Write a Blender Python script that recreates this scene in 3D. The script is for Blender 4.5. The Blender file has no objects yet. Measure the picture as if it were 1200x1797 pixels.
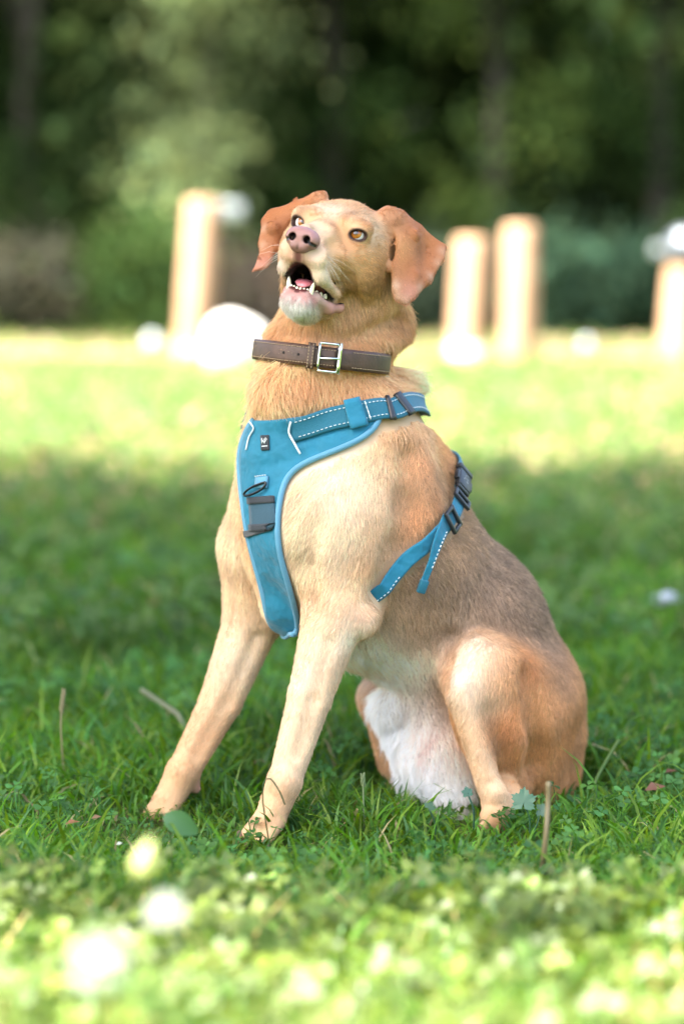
import bpy, bmesh, math, random
import numpy as np
from mathutils import Vector, Matrix
from mathutils.bvhtree import BVHTree

random.seed(7)
rng = np.random.default_rng(11)
SC = bpy.context.scene
COL = SC.collection
PI = math.pi

# ------------------------------------------------------------------ camera
CAM_Z = 0.757
PITCH = math.atan((898.5 - 400.0) / 4243.0)
cd = bpy.data.cameras.new('camera')
cam = bpy.data.objects.new('camera', cd)
COL.objects.link(cam)
cam.location = (0, 0, CAM_Z)
cam.rotation_euler = (PI / 2 - PITCH, 0, 0)
cd.sensor_fit = 'VERTICAL'
cd.sensor_height = 36.0
cd.lens = 85.0
cd.clip_start = 0.05
cd.clip_end = 2000
cd.dof.use_dof = True
cd.dof.focus_distance = 3.03
cd.dof.aperture_fstop = 1.9
cd.dof.aperture_blades = 0
SC.camera = cam

# ------------------------------------------------------------------ light
SUN_EL = math.radians(57)
SUN_AZ = math.radians(-122)           # clockwise from +Y: the sun stands behind the camera, to the left
sun_dir = Vector((math.sin(SUN_AZ) * math.cos(SUN_EL), math.cos(SUN_AZ) * math.cos(SUN_EL), math.sin(SUN_EL)))
w = bpy.data.worlds.new('World')
SC.world = w
w.use_nodes = True
nt = w.node_tree
sky = nt.nodes.new('ShaderNodeTexSky')
sky.sky_type = 'NISHITA'
sky.sun_disc = False
sky.sun_elevation = SUN_EL
sky.sun_rotation = SUN_AZ
sky.dust_density = 5.0
sky.ozone_density = 0.6
bg = nt.nodes['Background']
bg.inputs['Strength'].default_value = 0.12
nt.links.new(sky.outputs[0], bg.inputs[0])
sd = bpy.data.lights.new('sun', 'SUN')
sd.energy = 4.4
sd.angle = math.radians(0.5)
sd.color = (1.0, 0.94, 0.84)
so = bpy.data.objects.new('sun', sd)
COL.objects.link(so)
so.rotation_euler = sun_dir.to_track_quat('Z', 'Y').to_euler()
so.location = (0, 0, 30)

vs = SC.view_settings
SC.display_settings.display_device = 'sRGB'
vs.view_transform = 'Standard'
vs.look = 'None'
vs.gamma = 1.0
vs.exposure = 2.95
vs.use_curve_mapping = False
SC.render.engine = 'CYCLES'
cy = SC.cycles
cy.max_bounces = 8
cy.diffuse_bounces = 4
cy.transmission_bounces = 4
cy.glossy_bounces = 3
cy.transparent_max_bounces = 8
cy.caustics_reflective = False
cy.caustics_refractive = False
cy.sample_clamp_indirect = 6.0
cy.use_denoising = True
try:
    cy.denoiser = 'OPENIMAGEDENOISE'
except Exception:
    pass
SC.render.film_transparent = False

# ------------------------------------------------------------------ helpers
FPX = 4243.0
CAM = np.array([0.0, 0.0, CAM_Z])
_cp, _sp = math.cos(PITCH), math.sin(PITCH)


def ray(px, py):
    """direction through a photo pixel, scaled so that its Y component is 1"""
    x = (px - 600.0) / FPX
    y = -(py - 898.5) / FPX
    d = np.array([x, _cp + y * _sp, -_sp + y * _cp])
    return d / d[1]


def at(px, py, Y):
    """the point of the place that stands Y metres away in that direction"""
    return CAM + ray(px, py) * Y


def ground(px, py, z=0.0):
    d = ray(px, py)
    return CAM + d * ((z - CAM_Z) / d[2])


def lawn_z(y):
    """height of the lawn: level where the dog sits, a low bank rising towards the camera"""
    y = np.maximum(np.asarray(y, float), .2)
    return .115 * .12 * np.log1p(np.exp(np.clip((2.50 - y) / .12, -40, 40)))


def project(P):
    P = np.asarray(P, float) - CAM
    zc = P[..., 1] * _cp - P[..., 2] * _sp
    yc = P[..., 1] * _sp + P[..., 2] * _cp
    return np.stack([600 + FPX * P[..., 0] / zc, 898.5 - FPX * yc / zc], -1)


def lin(r, g, b, a=None):
    def f(c):
        c = c / 255.0
        return c / 12.92 if c <= 0.04045 else ((c + 0.055) / 1.055) ** 2.4
    t = (f(r), f(g), f(b))
    return t if a is None else t + (a,)


def nrm(v):
    v = np.asarray(v, float)
    return v / (np.linalg.norm(v, axis=-1, keepdims=True) + 1e-12)


def link(name, data, parent=None, loc=None):
    o = bpy.data.objects.new(name, data)
    COL.objects.link(o)
    if parent is not None:
        o.parent = parent
        o.matrix_parent_inverse = Matrix.Translation(-Vector(parent_world(parent)))
    if loc is not None:
        o.location = loc
    return o


_pw = {}


def parent_world(p):
    v = Vector(p.location)
    q = p.parent
    while q is not None:
        v = Vector(p.location)
        break
    return _pw.get(p.name, v)


def tag(o, label=None, cat=None, group=None, kind=None):
    if label:
        o['label'] = label
    if cat:
        o['category'] = cat
    if group:
        o['group'] = group
    if kind:
        o['kind'] = kind
    return o


def thing(name, loc, label, cat, group=None):
    o = bpy.data.objects.new(name, None)
    COL.objects.link(o)
    o.location = loc
    o.empty_display_size = 0.05
    _pw[o.name] = Vector(loc)
    return tag(o, label, cat, group)


def mesh_np(name, V, F, mat=None, smooth=True, parent=None, attrs=None, mi=None):
    """V (n,3); F: an (m,k) int array, or a list of such arrays"""
    me = bpy.data.meshes.new(name)
    if isinstance(F, np.ndarray):
        F = [F]
    F = [np.asarray(f, np.int32) for f in F if len(f)]
    V = np.asarray(V, np.float32)
    me.vertices.add(len(V))
    me.vertices.foreach_set('co', V.ravel())
    nl = sum(f.size for f in F)
    nf = sum(len(f) for f in F)
    me.loops.add(nl)
    me.loops.foreach_set('vertex_index', np.concatenate([f.ravel() for f in F]))
    me.polygons.add(nf)
    ls = []
    st = 0
    for f in F:
        k = f.shape[1]
        ls.append(st + np.arange(len(f)) * k)
        st += f.size
    me.polygons.foreach_set('loop_start', np.concatenate(ls).astype(np.int32))
    if smooth:
        me.polygons.foreach_set('use_smooth', np.ones(nf, bool))
    if mi is not None:
        me.polygons.foreach_set('material_index', np.asarray(mi, np.int32))
    me.update(calc_edges=True)
    me.validate()
    for an, (typ, arr) in (attrs or {}).items():
        a = me.attributes.new(an, typ, 'POINT')
        a.data.foreach_set('color' if 'COLOR' in typ else ('vector' if 'VECTOR' in typ else 'value'), np.asarray(arr, np.float32).ravel())
    if mat is not None:
        for m in (mat if isinstance(mat, (list, tuple)) else [mat]):
            me.materials.append(m)
    return link(name, me, parent)


class MB:
    """collects simple shapes; build() links them as one mesh object"""

    def __init__(s):
        s.V, s.Q, s.T, s.n = [], [], [], 0

    def add(s, V, Q=None, T=None):
        V = np.asarray(V, float)
        s.V.append(V)
        if Q is not None and len(Q):
            s.Q.append(np.asarray(Q, int) + s.n)
        if T is not None and len(T):
            s.T.append(np.asarray(T, int) + s.n)
        s.n += len(V)

    def tube(s, P, r, seg=8, cap=True, flat=1.0, side=None):
        """tube along points P with radius r (number or list); flat squeezes the second axis"""
        P = np.asarray(P, float)
        n = len(P)
        R = np.broadcast_to(np.asarray(r, float), (n,))
        T = nrm(np.gradient(P, axis=0))
        ref = np.array([0.0, 0, 1]) if side is None else np.asarray(side, float)
        if side is None and abs(T[0] @ ref) > 0.9:
            ref = np.array([1.0, 0, 0])
        V = []
        for i in range(n):
            a = nrm(ref - T[i] * (ref @ T[i]))
            b = np.cross(T[i], a)
            ref = a
            ang = np.arange(seg) * 2 * PI / seg
            V.append(P[i] + R[i] * (np.cos(ang)[:, None] * a + flat * np.sin(ang)[:, None] * b))
        V = np.concatenate(V)
        Q = []
        for i in range(n - 1):
            for j in range(seg):
                k = (j + 1) % seg
                Q.append((i * seg + j, i * seg + k, (i + 1) * seg + k, (i + 1) * seg + j))
        T3 = []
        if cap:
            c0, c1 = len(V), len(V) + 1
            V = np.concatenate([V, P[:1], P[-1:]])
            for j in range(seg):
                k = (j + 1) % seg
                T3.append((c0, k, j))
                T3.append((c1, (n - 1) * seg + j, (n - 1) * seg + k))
        s.add(V, Q, T3)

    def ball(s, c, r, seg=10, rings=7, M=None):
        c = np.asarray(c, float)
        r = np.broadcast_to(np.asarray(r, float), (3,))
        V = [np.array([0, 0, 1.0])]
        for i in range(1, rings):
            th = PI * i / rings
            for j in range(seg):
                ph = 2 * PI * j / seg
                V.append(np.array([math.sin(th) * math.cos(ph), math.sin(th) * math.sin(ph), math.cos(th)]))
        V.append(np.array([0, 0, -1.0]))
        V = np.array(V) * r
        if M is not None:
            V = V @ np.asarray(M, float).T
        V = V + c
        T, Q = [], []
        for j in range(seg):
            T.append((0, 1 + j, 1 + (j + 1) % seg))
            b = 1 + (rings - 2) * seg
            T.append((len(V) - 1, b + (j + 1) % seg, b + j))
        for i in range(rings - 2):
            for j in range(seg):
                a = 1 + i * seg
                k = (j + 1) % seg
                Q.append((a + j, a + seg + j, a + seg + k, a + k))
        s.add(V, Q, T)

    def box(s, c, ax, ay, az):
        """box with half axes ax, ay, az (vectors)"""
        c, ax, ay, az = [np.asarray(v, float) for v in (c, ax, ay, az)]
        V = [c + i * ax + j * ay + k * az for i in (-1, 1) for j in (-1, 1) for k in (-1, 1)]
        Q = [(0, 1, 3, 2), (4, 6, 7, 5), (0, 4, 5, 1), (2, 3, 7, 6), (0, 2, 6, 4), (1, 5, 7, 3)]
        s.add(V, Q)

    def build(s, name, mat, parent=None, smooth=True, attrs=None):
        V = np.concatenate(s.V)
        F = []
        if s.Q:
            F.append(np.concatenate(s.Q))
        if s.T:
            F.append(np.concatenate(s.T))
        return mesh_np(name, V, F, mat, smooth, parent, attrs)


def bevel(o, w, seg=2):
    m = o.modifiers.new('bevel', 'BEVEL')
    m.width = w
    m.segments = seg
    m.limit_method = 'ANGLE'
    return o


# ------------------------------------------------------------------ materials
def mat_new(name):
    m = bpy.data.materials.new(name)
    m.use_nodes = True
    n = m.node_tree
    n.nodes.clear()
    out = n.nodes.new('ShaderNodeOutputMaterial')
    return m, n, out


def pbr(name, col, rough=0.6, metal=0.0, noise=None, bump=None, spec=0.5, sheen=0.0, coat=0.0):
    """principled; noise = (scale, amount, second colour); bump = (scale, strength, distance)"""
    m, n, out = mat_new(name)
    b = n.nodes.new('ShaderNodeBsdfPrincipled')
    n.links.new(b.outputs[0], out.inputs[0])
    b.inputs['Base Color'].default_value = (*col, 1)
    b.inputs['Roughness'].default_value = rough
    b.inputs['Metallic'].default_value = metal
    b.inputs['Specular IOR Level'].default_value = spec
    if sheen:
        b.inputs['Sheen Weight'].default_value = sheen
    if coat:
        b.inputs['Coat Weight'].default_value = coat
        b.inputs['Coat Roughness'].default_value = 0.03
    tc = n.nodes.new('ShaderNodeTexCoord')
    if noise:
        t = n.nodes.new('ShaderNodeTexNoise')
        t.inputs['Scale'].default_value = noise[0]
        t.inputs['Detail'].default_value = 5
        n.links.new(tc.outputs['Object'], t.inputs['Vector'])
        r = n.nodes.new('ShaderNodeMapRange')
        r.inputs[1].default_value = 0.35
        r.inputs[2].default_value = 0.65
        r.inputs[4].default_value = noise[1]
        n.links.new(t.outputs['Fac'], r.inputs[0])
        mx = n.nodes.new('ShaderNodeMix')
        mx.data_type = 'RGBA'
        mx.inputs[6].default_value = (*col, 1)
        mx.inputs[7].default_value = (*noise[2], 1)
        n.links.new(r.outputs[0], mx.inputs[0])
        n.links.new(mx.outputs[2], b.inputs['Base Color'])
    if bump:
        t = n.nodes.new('ShaderNodeTexNoise')
        t.inputs['Scale'].default_value = bump[0]
        t.inputs['Detail'].default_value = 4
        n.links.new(tc.outputs['Object'], t.inputs['Vector'])
        u = n.nodes.new('ShaderNodeBump')
        u.inputs['Strength'].default_value = bump[1]
        u.inputs['Distance'].default_value = bump[2]
        n.links.new(t.outputs['Fac'], u.inputs['Height'])
        n.links.new(u.outputs[0], b.inputs['Normal'])
    return m


def attr_mat(name, attr, rough=0.8, bump=None, spec=0.3):
    m, n, out = mat_new(name)
    b = n.nodes.new('ShaderNodeBsdfPrincipled')
    n.links.new(b.outputs[0], out.inputs[0])
    a = n.nodes.new('ShaderNodeAttribute')
    a.attribute_name = attr
    n.links.new(a.outputs['Color'], b.inputs['Base Color'])
    b.inputs['Roughness'].default_value = rough
    b.inputs['Specular IOR Level'].default_value = spec
    if bump:
        t = n.nodes.new('ShaderNodeTexNoise')
        t.inputs['Scale'].default_value = bump[0]
        t.inputs['Detail'].default_value = 4
        tc = n.nodes.new('ShaderNodeTexCoord')
        n.links.new(tc.outputs['Object'], t.inputs['Vector'])
        u = n.nodes.new('ShaderNodeBump')
        u.inputs['Strength'].default_value = bump[1]
        u.inputs['Distance'].default_value = bump[2]
        n.links.new(t.outputs['Fac'], u.inputs['Height'])
        n.links.new(u.outputs[0], b.inputs['Normal'])
    return m


def leaf_mat(name, attr='leaf_colour', transl=0.45, gloss=0.08, rough=0.45):
    m, n, out = mat_new(name)
    a = n.nodes.new('ShaderNodeAttribute')
    a.attribute_name = attr
    d = n.nodes.new('ShaderNodeBsdfDiffuse')
    t = n.nodes.new('ShaderNodeBsdfTranslucent')
    g = n.nodes.new('ShaderNodeBsdfGlossy')
    g.inputs['Roughness'].default_value = rough
    g.inputs['Color'].default_value = (0.9, 0.95, 1, 1)
    hs = n.nodes.new('ShaderNodeHueSaturation')
    hs.inputs['Hue'].default_value = 0.485
    hs.inputs['Saturation'].default_value = 1.1
    hs.inputs['Value'].default_value = 1.35
    n.links.new(a.outputs['Color'], d.inputs['Color'])
    n.links.new(a.outputs['Color'], hs.inputs['Color'])
    n.links.new(hs.outputs[0], t.inputs['Color'])
    m1 = n.nodes.new('ShaderNodeMixShader')
    m1.inputs[0].default_value = transl
    n.links.new(d.outputs[0], m1.inputs[1])
    n.links.new(t.outputs[0], m1.inputs[2])
    m2 = n.nodes.new('ShaderNodeMixShader')
    m2.inputs[0].default_value = gloss
    n.links.new(m1.outputs[0], m2.inputs[1])
    n.links.new(g.outputs[0], m2.inputs[2])
    n.links.new(m2.outputs[0], out.inputs[0])
    return m
# ================================================================== ground and sky-side setting
def leaves(centers, dirs, size, cols, rg, aspect=.45, fold=.25, nrm_bias=None, up_bias=0.0):
    """one four-cornered leaf per centre, bent along its midrib; returns V, F, colours per vertex"""
    n = len(centers)
    d = nrm(dirs)
    a = rg.normal(size=(n, 3))
    if nrm_bias is not None:
        a = a * .6 + nrm_bias
    sd_ = nrm(np.cross(d, a))
    nn = np.cross(sd_, d)
    s_ = np.broadcast_to(np.asarray(size, float), (n,))[:, None]
    p0 = centers
    p1 = centers + d * s_ * .45 + sd_ * s_ * aspect * .5 + nn * s_ * fold * .3
    p2 = centers + d * s_ + nn * s_ * -.1
    p3 = centers + d * s_ * .45 - sd_ * s_ * aspect * .5 + nn * s_ * fold * .3
    V = np.stack([p0, p1, p2, p3], 1).reshape(-1, 3)
    i = np.arange(n) * 4
    F = np.concatenate([np.stack([i, i + 1, i + 2], 1), np.stack([i, i + 2, i + 3], 1)])
    return V, F, np.repeat(cols, 4, 0)


def rgba(c):
    return np.c_[c, np.ones(len(c))]


def vary(base, n, rg, amt=.25, hue=.12):
    base = np.asarray(base, float)
    f = np.exp(rg.normal(0, amt, (n, 1)))
    h = rg.normal(0, hue, (n, 1))
    return np.clip(base * f * np.concatenate([1 + h, 1 + h * .2, 1 - h * .5], 1), 0.002, .9)


# ground sheet
m, n, out = mat_new('lawn_soil')
b = n.nodes.new('ShaderNodeBsdfPrincipled')
n.links.new(b.outputs[0], out.inputs[0])
b.inputs['Roughness'].default_value = .95
b.inputs['Specular IOR Level'].default_value = .1
geo = n.nodes.new('ShaderNodeNewGeometry')
t1 = n.nodes.new('ShaderNodeTexNoise')
t1.inputs['Scale'].default_value = 1.3
t1.inputs['Detail'].default_value = 8
n.links.new(geo.outputs['Position'], t1.inputs['Vector'])
t2 = n.nodes.new('ShaderNodeTexNoise')
t2.inputs['Scale'].default_value = 30
t2.inputs['Detail'].default_value = 6
n.links.new(geo.outputs['Position'], t2.inputs['Vector'])
r1 = n.nodes.new('ShaderNodeValToRGB')
r1.color_ramp.elements[0].position = .35
r1.color_ramp.elements[0].color = (.06, .11, .016, 1)
r1.color_ramp.elements[1].position = .7
r1.color_ramp.elements[1].color = (.15, .18, .04, 1)
e = r1.color_ramp.elements.new(.55)
e.color = (.065, .11, .02, 1)
n.links.new(t1.outputs['Fac'], r1.inputs[0])
r2 = n.nodes.new('ShaderNodeValToRGB')
r2.color_ramp.elements[0].position = .4
r2.color_ramp.elements[0].color = (.035, .03, .015, 1)
r2.color_ramp.elements[1].position = .62
r2.color_ramp.elements[1].color = (.09, .13, .03, 1)
n.links.new(t2.outputs['Fac'], r2.inputs[0])
mx = n.nodes.new('ShaderNodeMix')
mx.data_type = 'RGBA'
mx.inputs[0].default_value = .45
n.links.new(r1.outputs[0], mx.inputs[6])
n.links.new(r2.outputs[0], mx.inputs[7])
n.links.new(mx.outputs[2], b.inputs['Base Color'])
bp = n.nodes.new('ShaderNodeBump')
bp.inputs['Strength'].default_value = .8
bp.inputs['Distance'].default_value = .02
n.links.new(t2.outputs['Fac'], bp.inputs['Height'])
n.links.new(bp.outputs[0], b.inputs['Normal'])
gx = np.unique(np.concatenate([np.linspace(-400, 400, 41), np.linspace(-12, 12, 97)]))
gy = np.unique(np.concatenate([np.linspace(-400, 700, 45), np.linspace(-4, 32, 145), np.linspace(.2, 3.4, 65)]))
X, Y = np.meshgrid(gx, gy, indexing='ij')
Z = .012 * np.sin(X * 2.1 + 1) * np.sin(Y * 1.7) * np.exp(-((X / 14) ** 2 + ((Y - 8) / 20) ** 2)) - .012 + lawn_z(Y)
Vg = np.stack([X, Y, Z], -1).reshape(-1, 3)
ny = len(gy)
ii, jj = np.meshgrid(np.arange(len(gx) - 1), np.arange(ny - 1), indexing='ij')
a = (ii * ny + jj).ravel()
g_o = mesh_np('ground', Vg, np.stack([a, a + ny, a + ny + 1, a + 1], 1), m, True)
tag(g_o, kind='structure')

# ---- trees
bark = pbr('bark', lin(46, 42, 33), .9, noise=(9, .8, lin(28, 26, 21)), bump=(30, .9, .03))
leaf_tree = leaf_mat('tree_leaf', transl=.35, gloss=.0)


def tree(name, label, base, height, crowns, leaf, nleaf, col, seed, group, trunk_r=.09, droop=.3, cat='tree', clump_r=.38, trunk_h=None):
    """crowns: list of (centre offset, radii); foliage in clumps spread through their volume"""
    rg = np.random.default_rng(seed)
    base = np.asarray(base, float)
    t = thing(name, tuple(base), label, cat, group)
    cl = []
    vol = np.array([np.prod(q[1]) * (q[2] if len(q) > 2 else 1) for q in crowns])
    for (c, r), v in zip([q[:2] for q in crowns], vol / vol.sum()):
        k = max(6, int(110 * v))
        u = nrm(rg.normal(size=(k, 3))) * (rg.random((k, 1)) ** .45)
        cl.append(base + np.asarray(c) + u * np.asarray(r))
    cl = np.concatenate(cl)
    cl = cl[cl[:, 2] > .15]
    tone = np.exp(rg.normal(0, .30, (len(cl), 1)))
    idx = rg.integers(0, len(cl), nleaf)
    rad = clump_r * (.6 + .8 * rg.random(len(cl)))
    P = cl[idx] + rg.normal(size=(nleaf, 3)) * rad[idx, None] * np.array([.55, .55, .42])
    P[:, 2] = np.maximum(P[:, 2], .04)
    d = rg.normal(size=(nleaf, 3)) + np.array([0, 0, -droop * 2])
    cols = np.clip(vary(col, nleaf, rg, .22, .10) * tone[idx], .004, .6)
    V, F, c = leaves(P, d, leaf * (.6 + .8 * rg.random(nleaf)), cols, rg, .55)
    crown = mesh_np('crown', V, F, leaf_tree, False, t, {'leaf_colour': ('FLOAT_COLOR', rgba(c))})
    mb = MB()
    th = trunk_h or height * .75
    wob = rg.normal(0, .05, (7, 2))
    tp_ = np.array([[base[0] + wob[i, 0] * i * .5, base[1] + wob[i, 1] * i * .5, -.05 + th * i / 6] for i in range(7)])
    mb.tube(tp_, [trunk_r * 1.5] + [trunk_r * (1 - .8 * i / 6) for i in range(1, 7)], 10)
    for k in rg.choice(len(cl), min(16, len(cl)), replace=False):
        z0 = min(max(cl[k, 2] * .6, .3), th * .95)
        f = z0 / th * 6
        i = min(int(f), 5)
        s0 = tp_[i] + (tp_[i + 1] - tp_[i]) * (f - i)
        mid = (s0 + cl[k]) / 2 + np.array([0, 0, .15])
        mb.tube([s0, mid, cl[k]], [trunk_r * .32, trunk_r * .2, trunk_r * .06], 6)
    mb.build('trunk', bark, t)
    return t


DK_SHADE, MID, PALE_LIT, OLV = (.014, .025, .009), (.034, .062, .019), (.100, .132, .060), (.047, .074, .021)  # leaf tones with deep shade and sunlight put into the colour
GT = 'trees along the far edge of the meadow'
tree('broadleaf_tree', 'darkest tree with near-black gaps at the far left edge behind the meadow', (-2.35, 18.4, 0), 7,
     [((0, -.1, 1.3), (1.25, .8, 1.2)), ((-.4, .4, 4.6), (2.0, 1.9, 1.8))], .068, 30000, DK_SHADE, 1, GT)
tree('broadleaf_tree', 'grey-green tree in a sunlit-pale leaf colour rising behind the leftmost wooden post', (-.92, 17.7, 0), 6,
     [((0, -.1, 1.75), (.50, .45, 1.55)), ((.3, 1.3, 4.6), (1.3, 1.2, 1.3))], .068, 28000, PALE_LIT, 2, GT)
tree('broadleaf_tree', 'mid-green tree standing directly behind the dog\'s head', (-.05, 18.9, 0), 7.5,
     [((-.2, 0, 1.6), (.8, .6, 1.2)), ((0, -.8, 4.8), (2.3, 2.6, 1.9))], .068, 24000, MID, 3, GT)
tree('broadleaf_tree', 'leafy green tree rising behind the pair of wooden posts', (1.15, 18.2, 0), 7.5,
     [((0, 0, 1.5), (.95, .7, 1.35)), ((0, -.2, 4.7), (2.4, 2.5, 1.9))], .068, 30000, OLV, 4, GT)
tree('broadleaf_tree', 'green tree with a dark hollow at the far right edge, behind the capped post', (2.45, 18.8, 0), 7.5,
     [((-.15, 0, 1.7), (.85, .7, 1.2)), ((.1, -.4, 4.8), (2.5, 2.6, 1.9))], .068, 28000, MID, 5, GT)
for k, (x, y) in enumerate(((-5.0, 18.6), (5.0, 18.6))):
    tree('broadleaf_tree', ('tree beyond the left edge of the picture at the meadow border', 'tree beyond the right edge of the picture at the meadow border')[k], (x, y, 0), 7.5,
         [((0, 0, 1.6), (1.4, .9, 1.4)), ((0, -.3, 4.8), (2.6, 2.6, 1.9))], .13, 9000, (MID, DK_SHADE)[k], 30 + k, GT)
# undergrowth at their feet
GS = 'shrubs at the foot of the far trees'
for k, (x, y, w_, h_, c_, lab) in enumerate([
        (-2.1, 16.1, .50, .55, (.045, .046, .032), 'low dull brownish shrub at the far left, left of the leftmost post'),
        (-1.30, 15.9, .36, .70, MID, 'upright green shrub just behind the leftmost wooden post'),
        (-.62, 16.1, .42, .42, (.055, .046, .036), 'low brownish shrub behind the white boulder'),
        (.10, 16.2, .40, .40, DK_SHADE, 'dark low shrub hidden mostly by the dog\'s head'),
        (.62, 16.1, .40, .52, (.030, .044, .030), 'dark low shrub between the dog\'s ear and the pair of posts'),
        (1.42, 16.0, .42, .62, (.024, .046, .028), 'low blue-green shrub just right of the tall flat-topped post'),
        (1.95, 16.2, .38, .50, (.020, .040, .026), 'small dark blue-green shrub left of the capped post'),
        (2.5, 16.1, .42, .8, DK_SHADE, 'dark shrub behind the capped post at the right edge')]):
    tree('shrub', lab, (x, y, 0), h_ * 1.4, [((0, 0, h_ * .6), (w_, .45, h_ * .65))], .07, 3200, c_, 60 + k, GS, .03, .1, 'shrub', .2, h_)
# the wood behind, one mass
rg = np.random.default_rng(77)
NW = 70000
P = np.stack([rg.uniform(-13, 13, NW), 21.2 + rg.random(NW) * 4.0, 7.0 * rg.random(NW) ** 1.3], 1)
P[:, 1] += .8 * np.sin(P[:, 0] * 1.3) + .5 * np.sin(P[:, 2] * 1.7 + P[:, 0])
tn = np.exp(.35 * np.sin(P[:, 0] * 2.2 + 1) + .3 * np.sin(P[:, 2] * 1.9 + P[:, 0] * .7))[:, None]
V, F, c = leaves(P, rg.normal(size=(NW, 3)) + (0, 0, -.6), .34 * (.6 + .8 * rg.random(NW)), np.clip(vary((.028, .046, .017), NW, rg, .25, .1) * tn, .004, .3), rg, .6)
tag(mesh_np('woodland', V, F, leaf_tree, False, None, {'leaf_colour': ('FLOAT_COLOR', rgba(c))}), 'dark leafy wood behind the first row of trees', 'woodland', None, 'stuff')

# ---- the tree whose shade the dog sits in: its trunk stands left of the frame, its crown above it
leaf_shade = leaf_tree
tree('shade_tree', 'large leafy tree left of the picture whose crown shades the dog', (-3.5, 3.2, 0), 7.0,
     [((.65, -.05, 5.0), (3.2, 1.7, 1.4)), ((.8, 1.75, 5.0), (3.2, .7, 1.0), .8), ((.7, -1.68, 4.7), (3.0, .6, .6), 1.3)], .17, 36000, (.05, .085, .03), 99, None, .2, .3, 'tree', .55, 5.0)

# ---- wooden posts
m, n, out = mat_new('pale_wood')
b = n.nodes.new('ShaderNodeBsdfPrincipled')
n.links.new(b.outputs[0], out.inputs[0])
tc = n.nodes.new('ShaderNodeTexCoord')
mp = n.nodes.new('ShaderNodeMapping')
mp.inputs['Scale'].default_value = (30, 30, 2.2)
n.links.new(tc.outputs['Object'], mp.inputs[0])
nz = n.nodes.new('ShaderNodeTexNoise')
nz.inputs['Scale'].default_value = 1.5
nz.inputs['Detail'].default_value = 6
n.links.new(mp.outputs[0], nz.inputs['Vector'])
rp = n.nodes.new('ShaderNodeValToRGB')
rp.color_ramp.elements[0].position = .3
rp.color_ramp.elements[0].color = (*lin(140, 106, 78), 1)
rp.color_ramp.elements[1].position = .65
rp.color_ramp.elements[1].color = (*lin(180, 146, 116), 1)
n.links.new(nz.outputs['Fac'], rp.inputs[0])
n.links.new(rp.outputs[0], b.inputs['Base Color'])
b.inputs['Roughness'].default_value = .8
bu = n.nodes.new('ShaderNodeBump')
bu.inputs['Strength'].default_value = .6
bu.inputs['Distance'].default_value = .004
n.links.new(nz.outputs['Fac'], bu.inputs['Height'])
n.links.new(bu.outputs[0], b.inputs['Normal'])
wood = m
pale_band = pbr('pale_band', lin(176, 176, 174), .6, noise=(12, .5, lin(190, 188, 180)))
zinc = pbr('galvanised_steel', lin(176, 182, 184), .4, .8, noise=(20, .5, lin(140, 146, 150)))
GP = 'pale wooden posts standing in the sunlit meadow'


def lathe(prof, seg, c, ax, name, mat, parent):
    """prof: (radius, distance along ax) pairs"""
    ax = nrm(ax)
    e1_ = nrm(np.cross(ax, (0, 1, 0)))
    e2_ = np.cross(ax, e1_)
    mb = MB()
    V, Q = [], []
    for i, (r, z) in enumerate(prof):
        for j in range(seg):
            an = 2 * PI * j / seg
            V.append(np.asarray(c) + ax * z + r * (e1_ * math.cos(an) + e2_ * math.sin(an)))
    for i in range(len(prof) - 1):
        for j in range(seg):
            k = (j + 1) % seg
            Q.append((i * seg + j, i * seg + k, (i + 1) * seg + k, (i + 1) * seg + j))
    mb.add(V, Q)
    return mb.build(name, mat, parent)


def post(label, x_top, y_top, x_bot, Yd, wpx, band, seed):
    g0 = at(x_bot, 400 + FPX * CAM_Z / Yd, Yd)
    g0[2] = 0
    tp_ = at(x_top, y_top, Yd)
    ax = tp_ - g0
    L_ = np.linalg.norm(ax)
    r = wpx * Yd / FPX / 2
    t = thing('wooden_post', tuple(g0), label, 'post', GP)
    lathe([(r * .99, -.12), (r, .0), (r * 1.01, L_ * .5), (r * .98, L_ - .035), (r * .93, L_ - .012), (r * .80, L_), (.001, L_ + .004)], 28, g0, ax, 'shaft', wood, t)
    if band:
        lathe([(r * .98, -.1), (r + .002, -.1), (r + .002, band), (r * .98, band)], 28, g0, ax, 'pale_base', pale_band, t)  # pale band round the foot of the shaft
    return t, g0, nrm(ax), L_, r


pt1, g0, ax, L_, r = post('wooden post left of the dog with a small white metal bracket at its top', 358, 351, 338, 14.0, 60, .07, 1)
mb = MB()
c = g0 + ax * (L_ - .065)
mb.box(c + np.array([.165, -.01, 0]), (.065, 0, 0), (0, .035, 0), (0, 0, .05))
mb.box(c + np.array([.11, -.01, 0]), (.012, 0, 0), (0, .06, 0), (0, 0, .058))
bevel(mb.build('bracket', zinc, pt1, False), .01)
post('shorter wooden post with a white painted base, right behind the dog\'s ear', 829, 418, 818, 14.0, 61, .085, 2)
post('tall wooden post with a flat top, second from the right edge', 913, 396, 909, 13.6, 60, 0, 3)
pt4, g0, ax, L_, r = post('wooden post with a grey metal cap cut by the right edge of the picture', 1204, 446, 1188, 13.4, 66, .0, 4)
lathe([(r * 1.0, L_ - .05), (r * 1.12, L_ - .05), (r * 1.12, L_ + .05), (r * 1.02, L_ + .10), (r * .5, L_ + .14), (.001, L_ + .145)], 24, g0, ax, 'cap', pbr('dark_grey_metal', lin(98, 104, 112), .4, .7), pt4)
mb = MB()
mb.box(g0 + ax * (L_ + .02) + np.array([-r * 1.2 - .03, -.02, 0]), (.035, 0, 0), (0, .03, 0), (0, 0, .03))
bevel(mb.build('bracket', zinc, pt4, False), .008)


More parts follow.
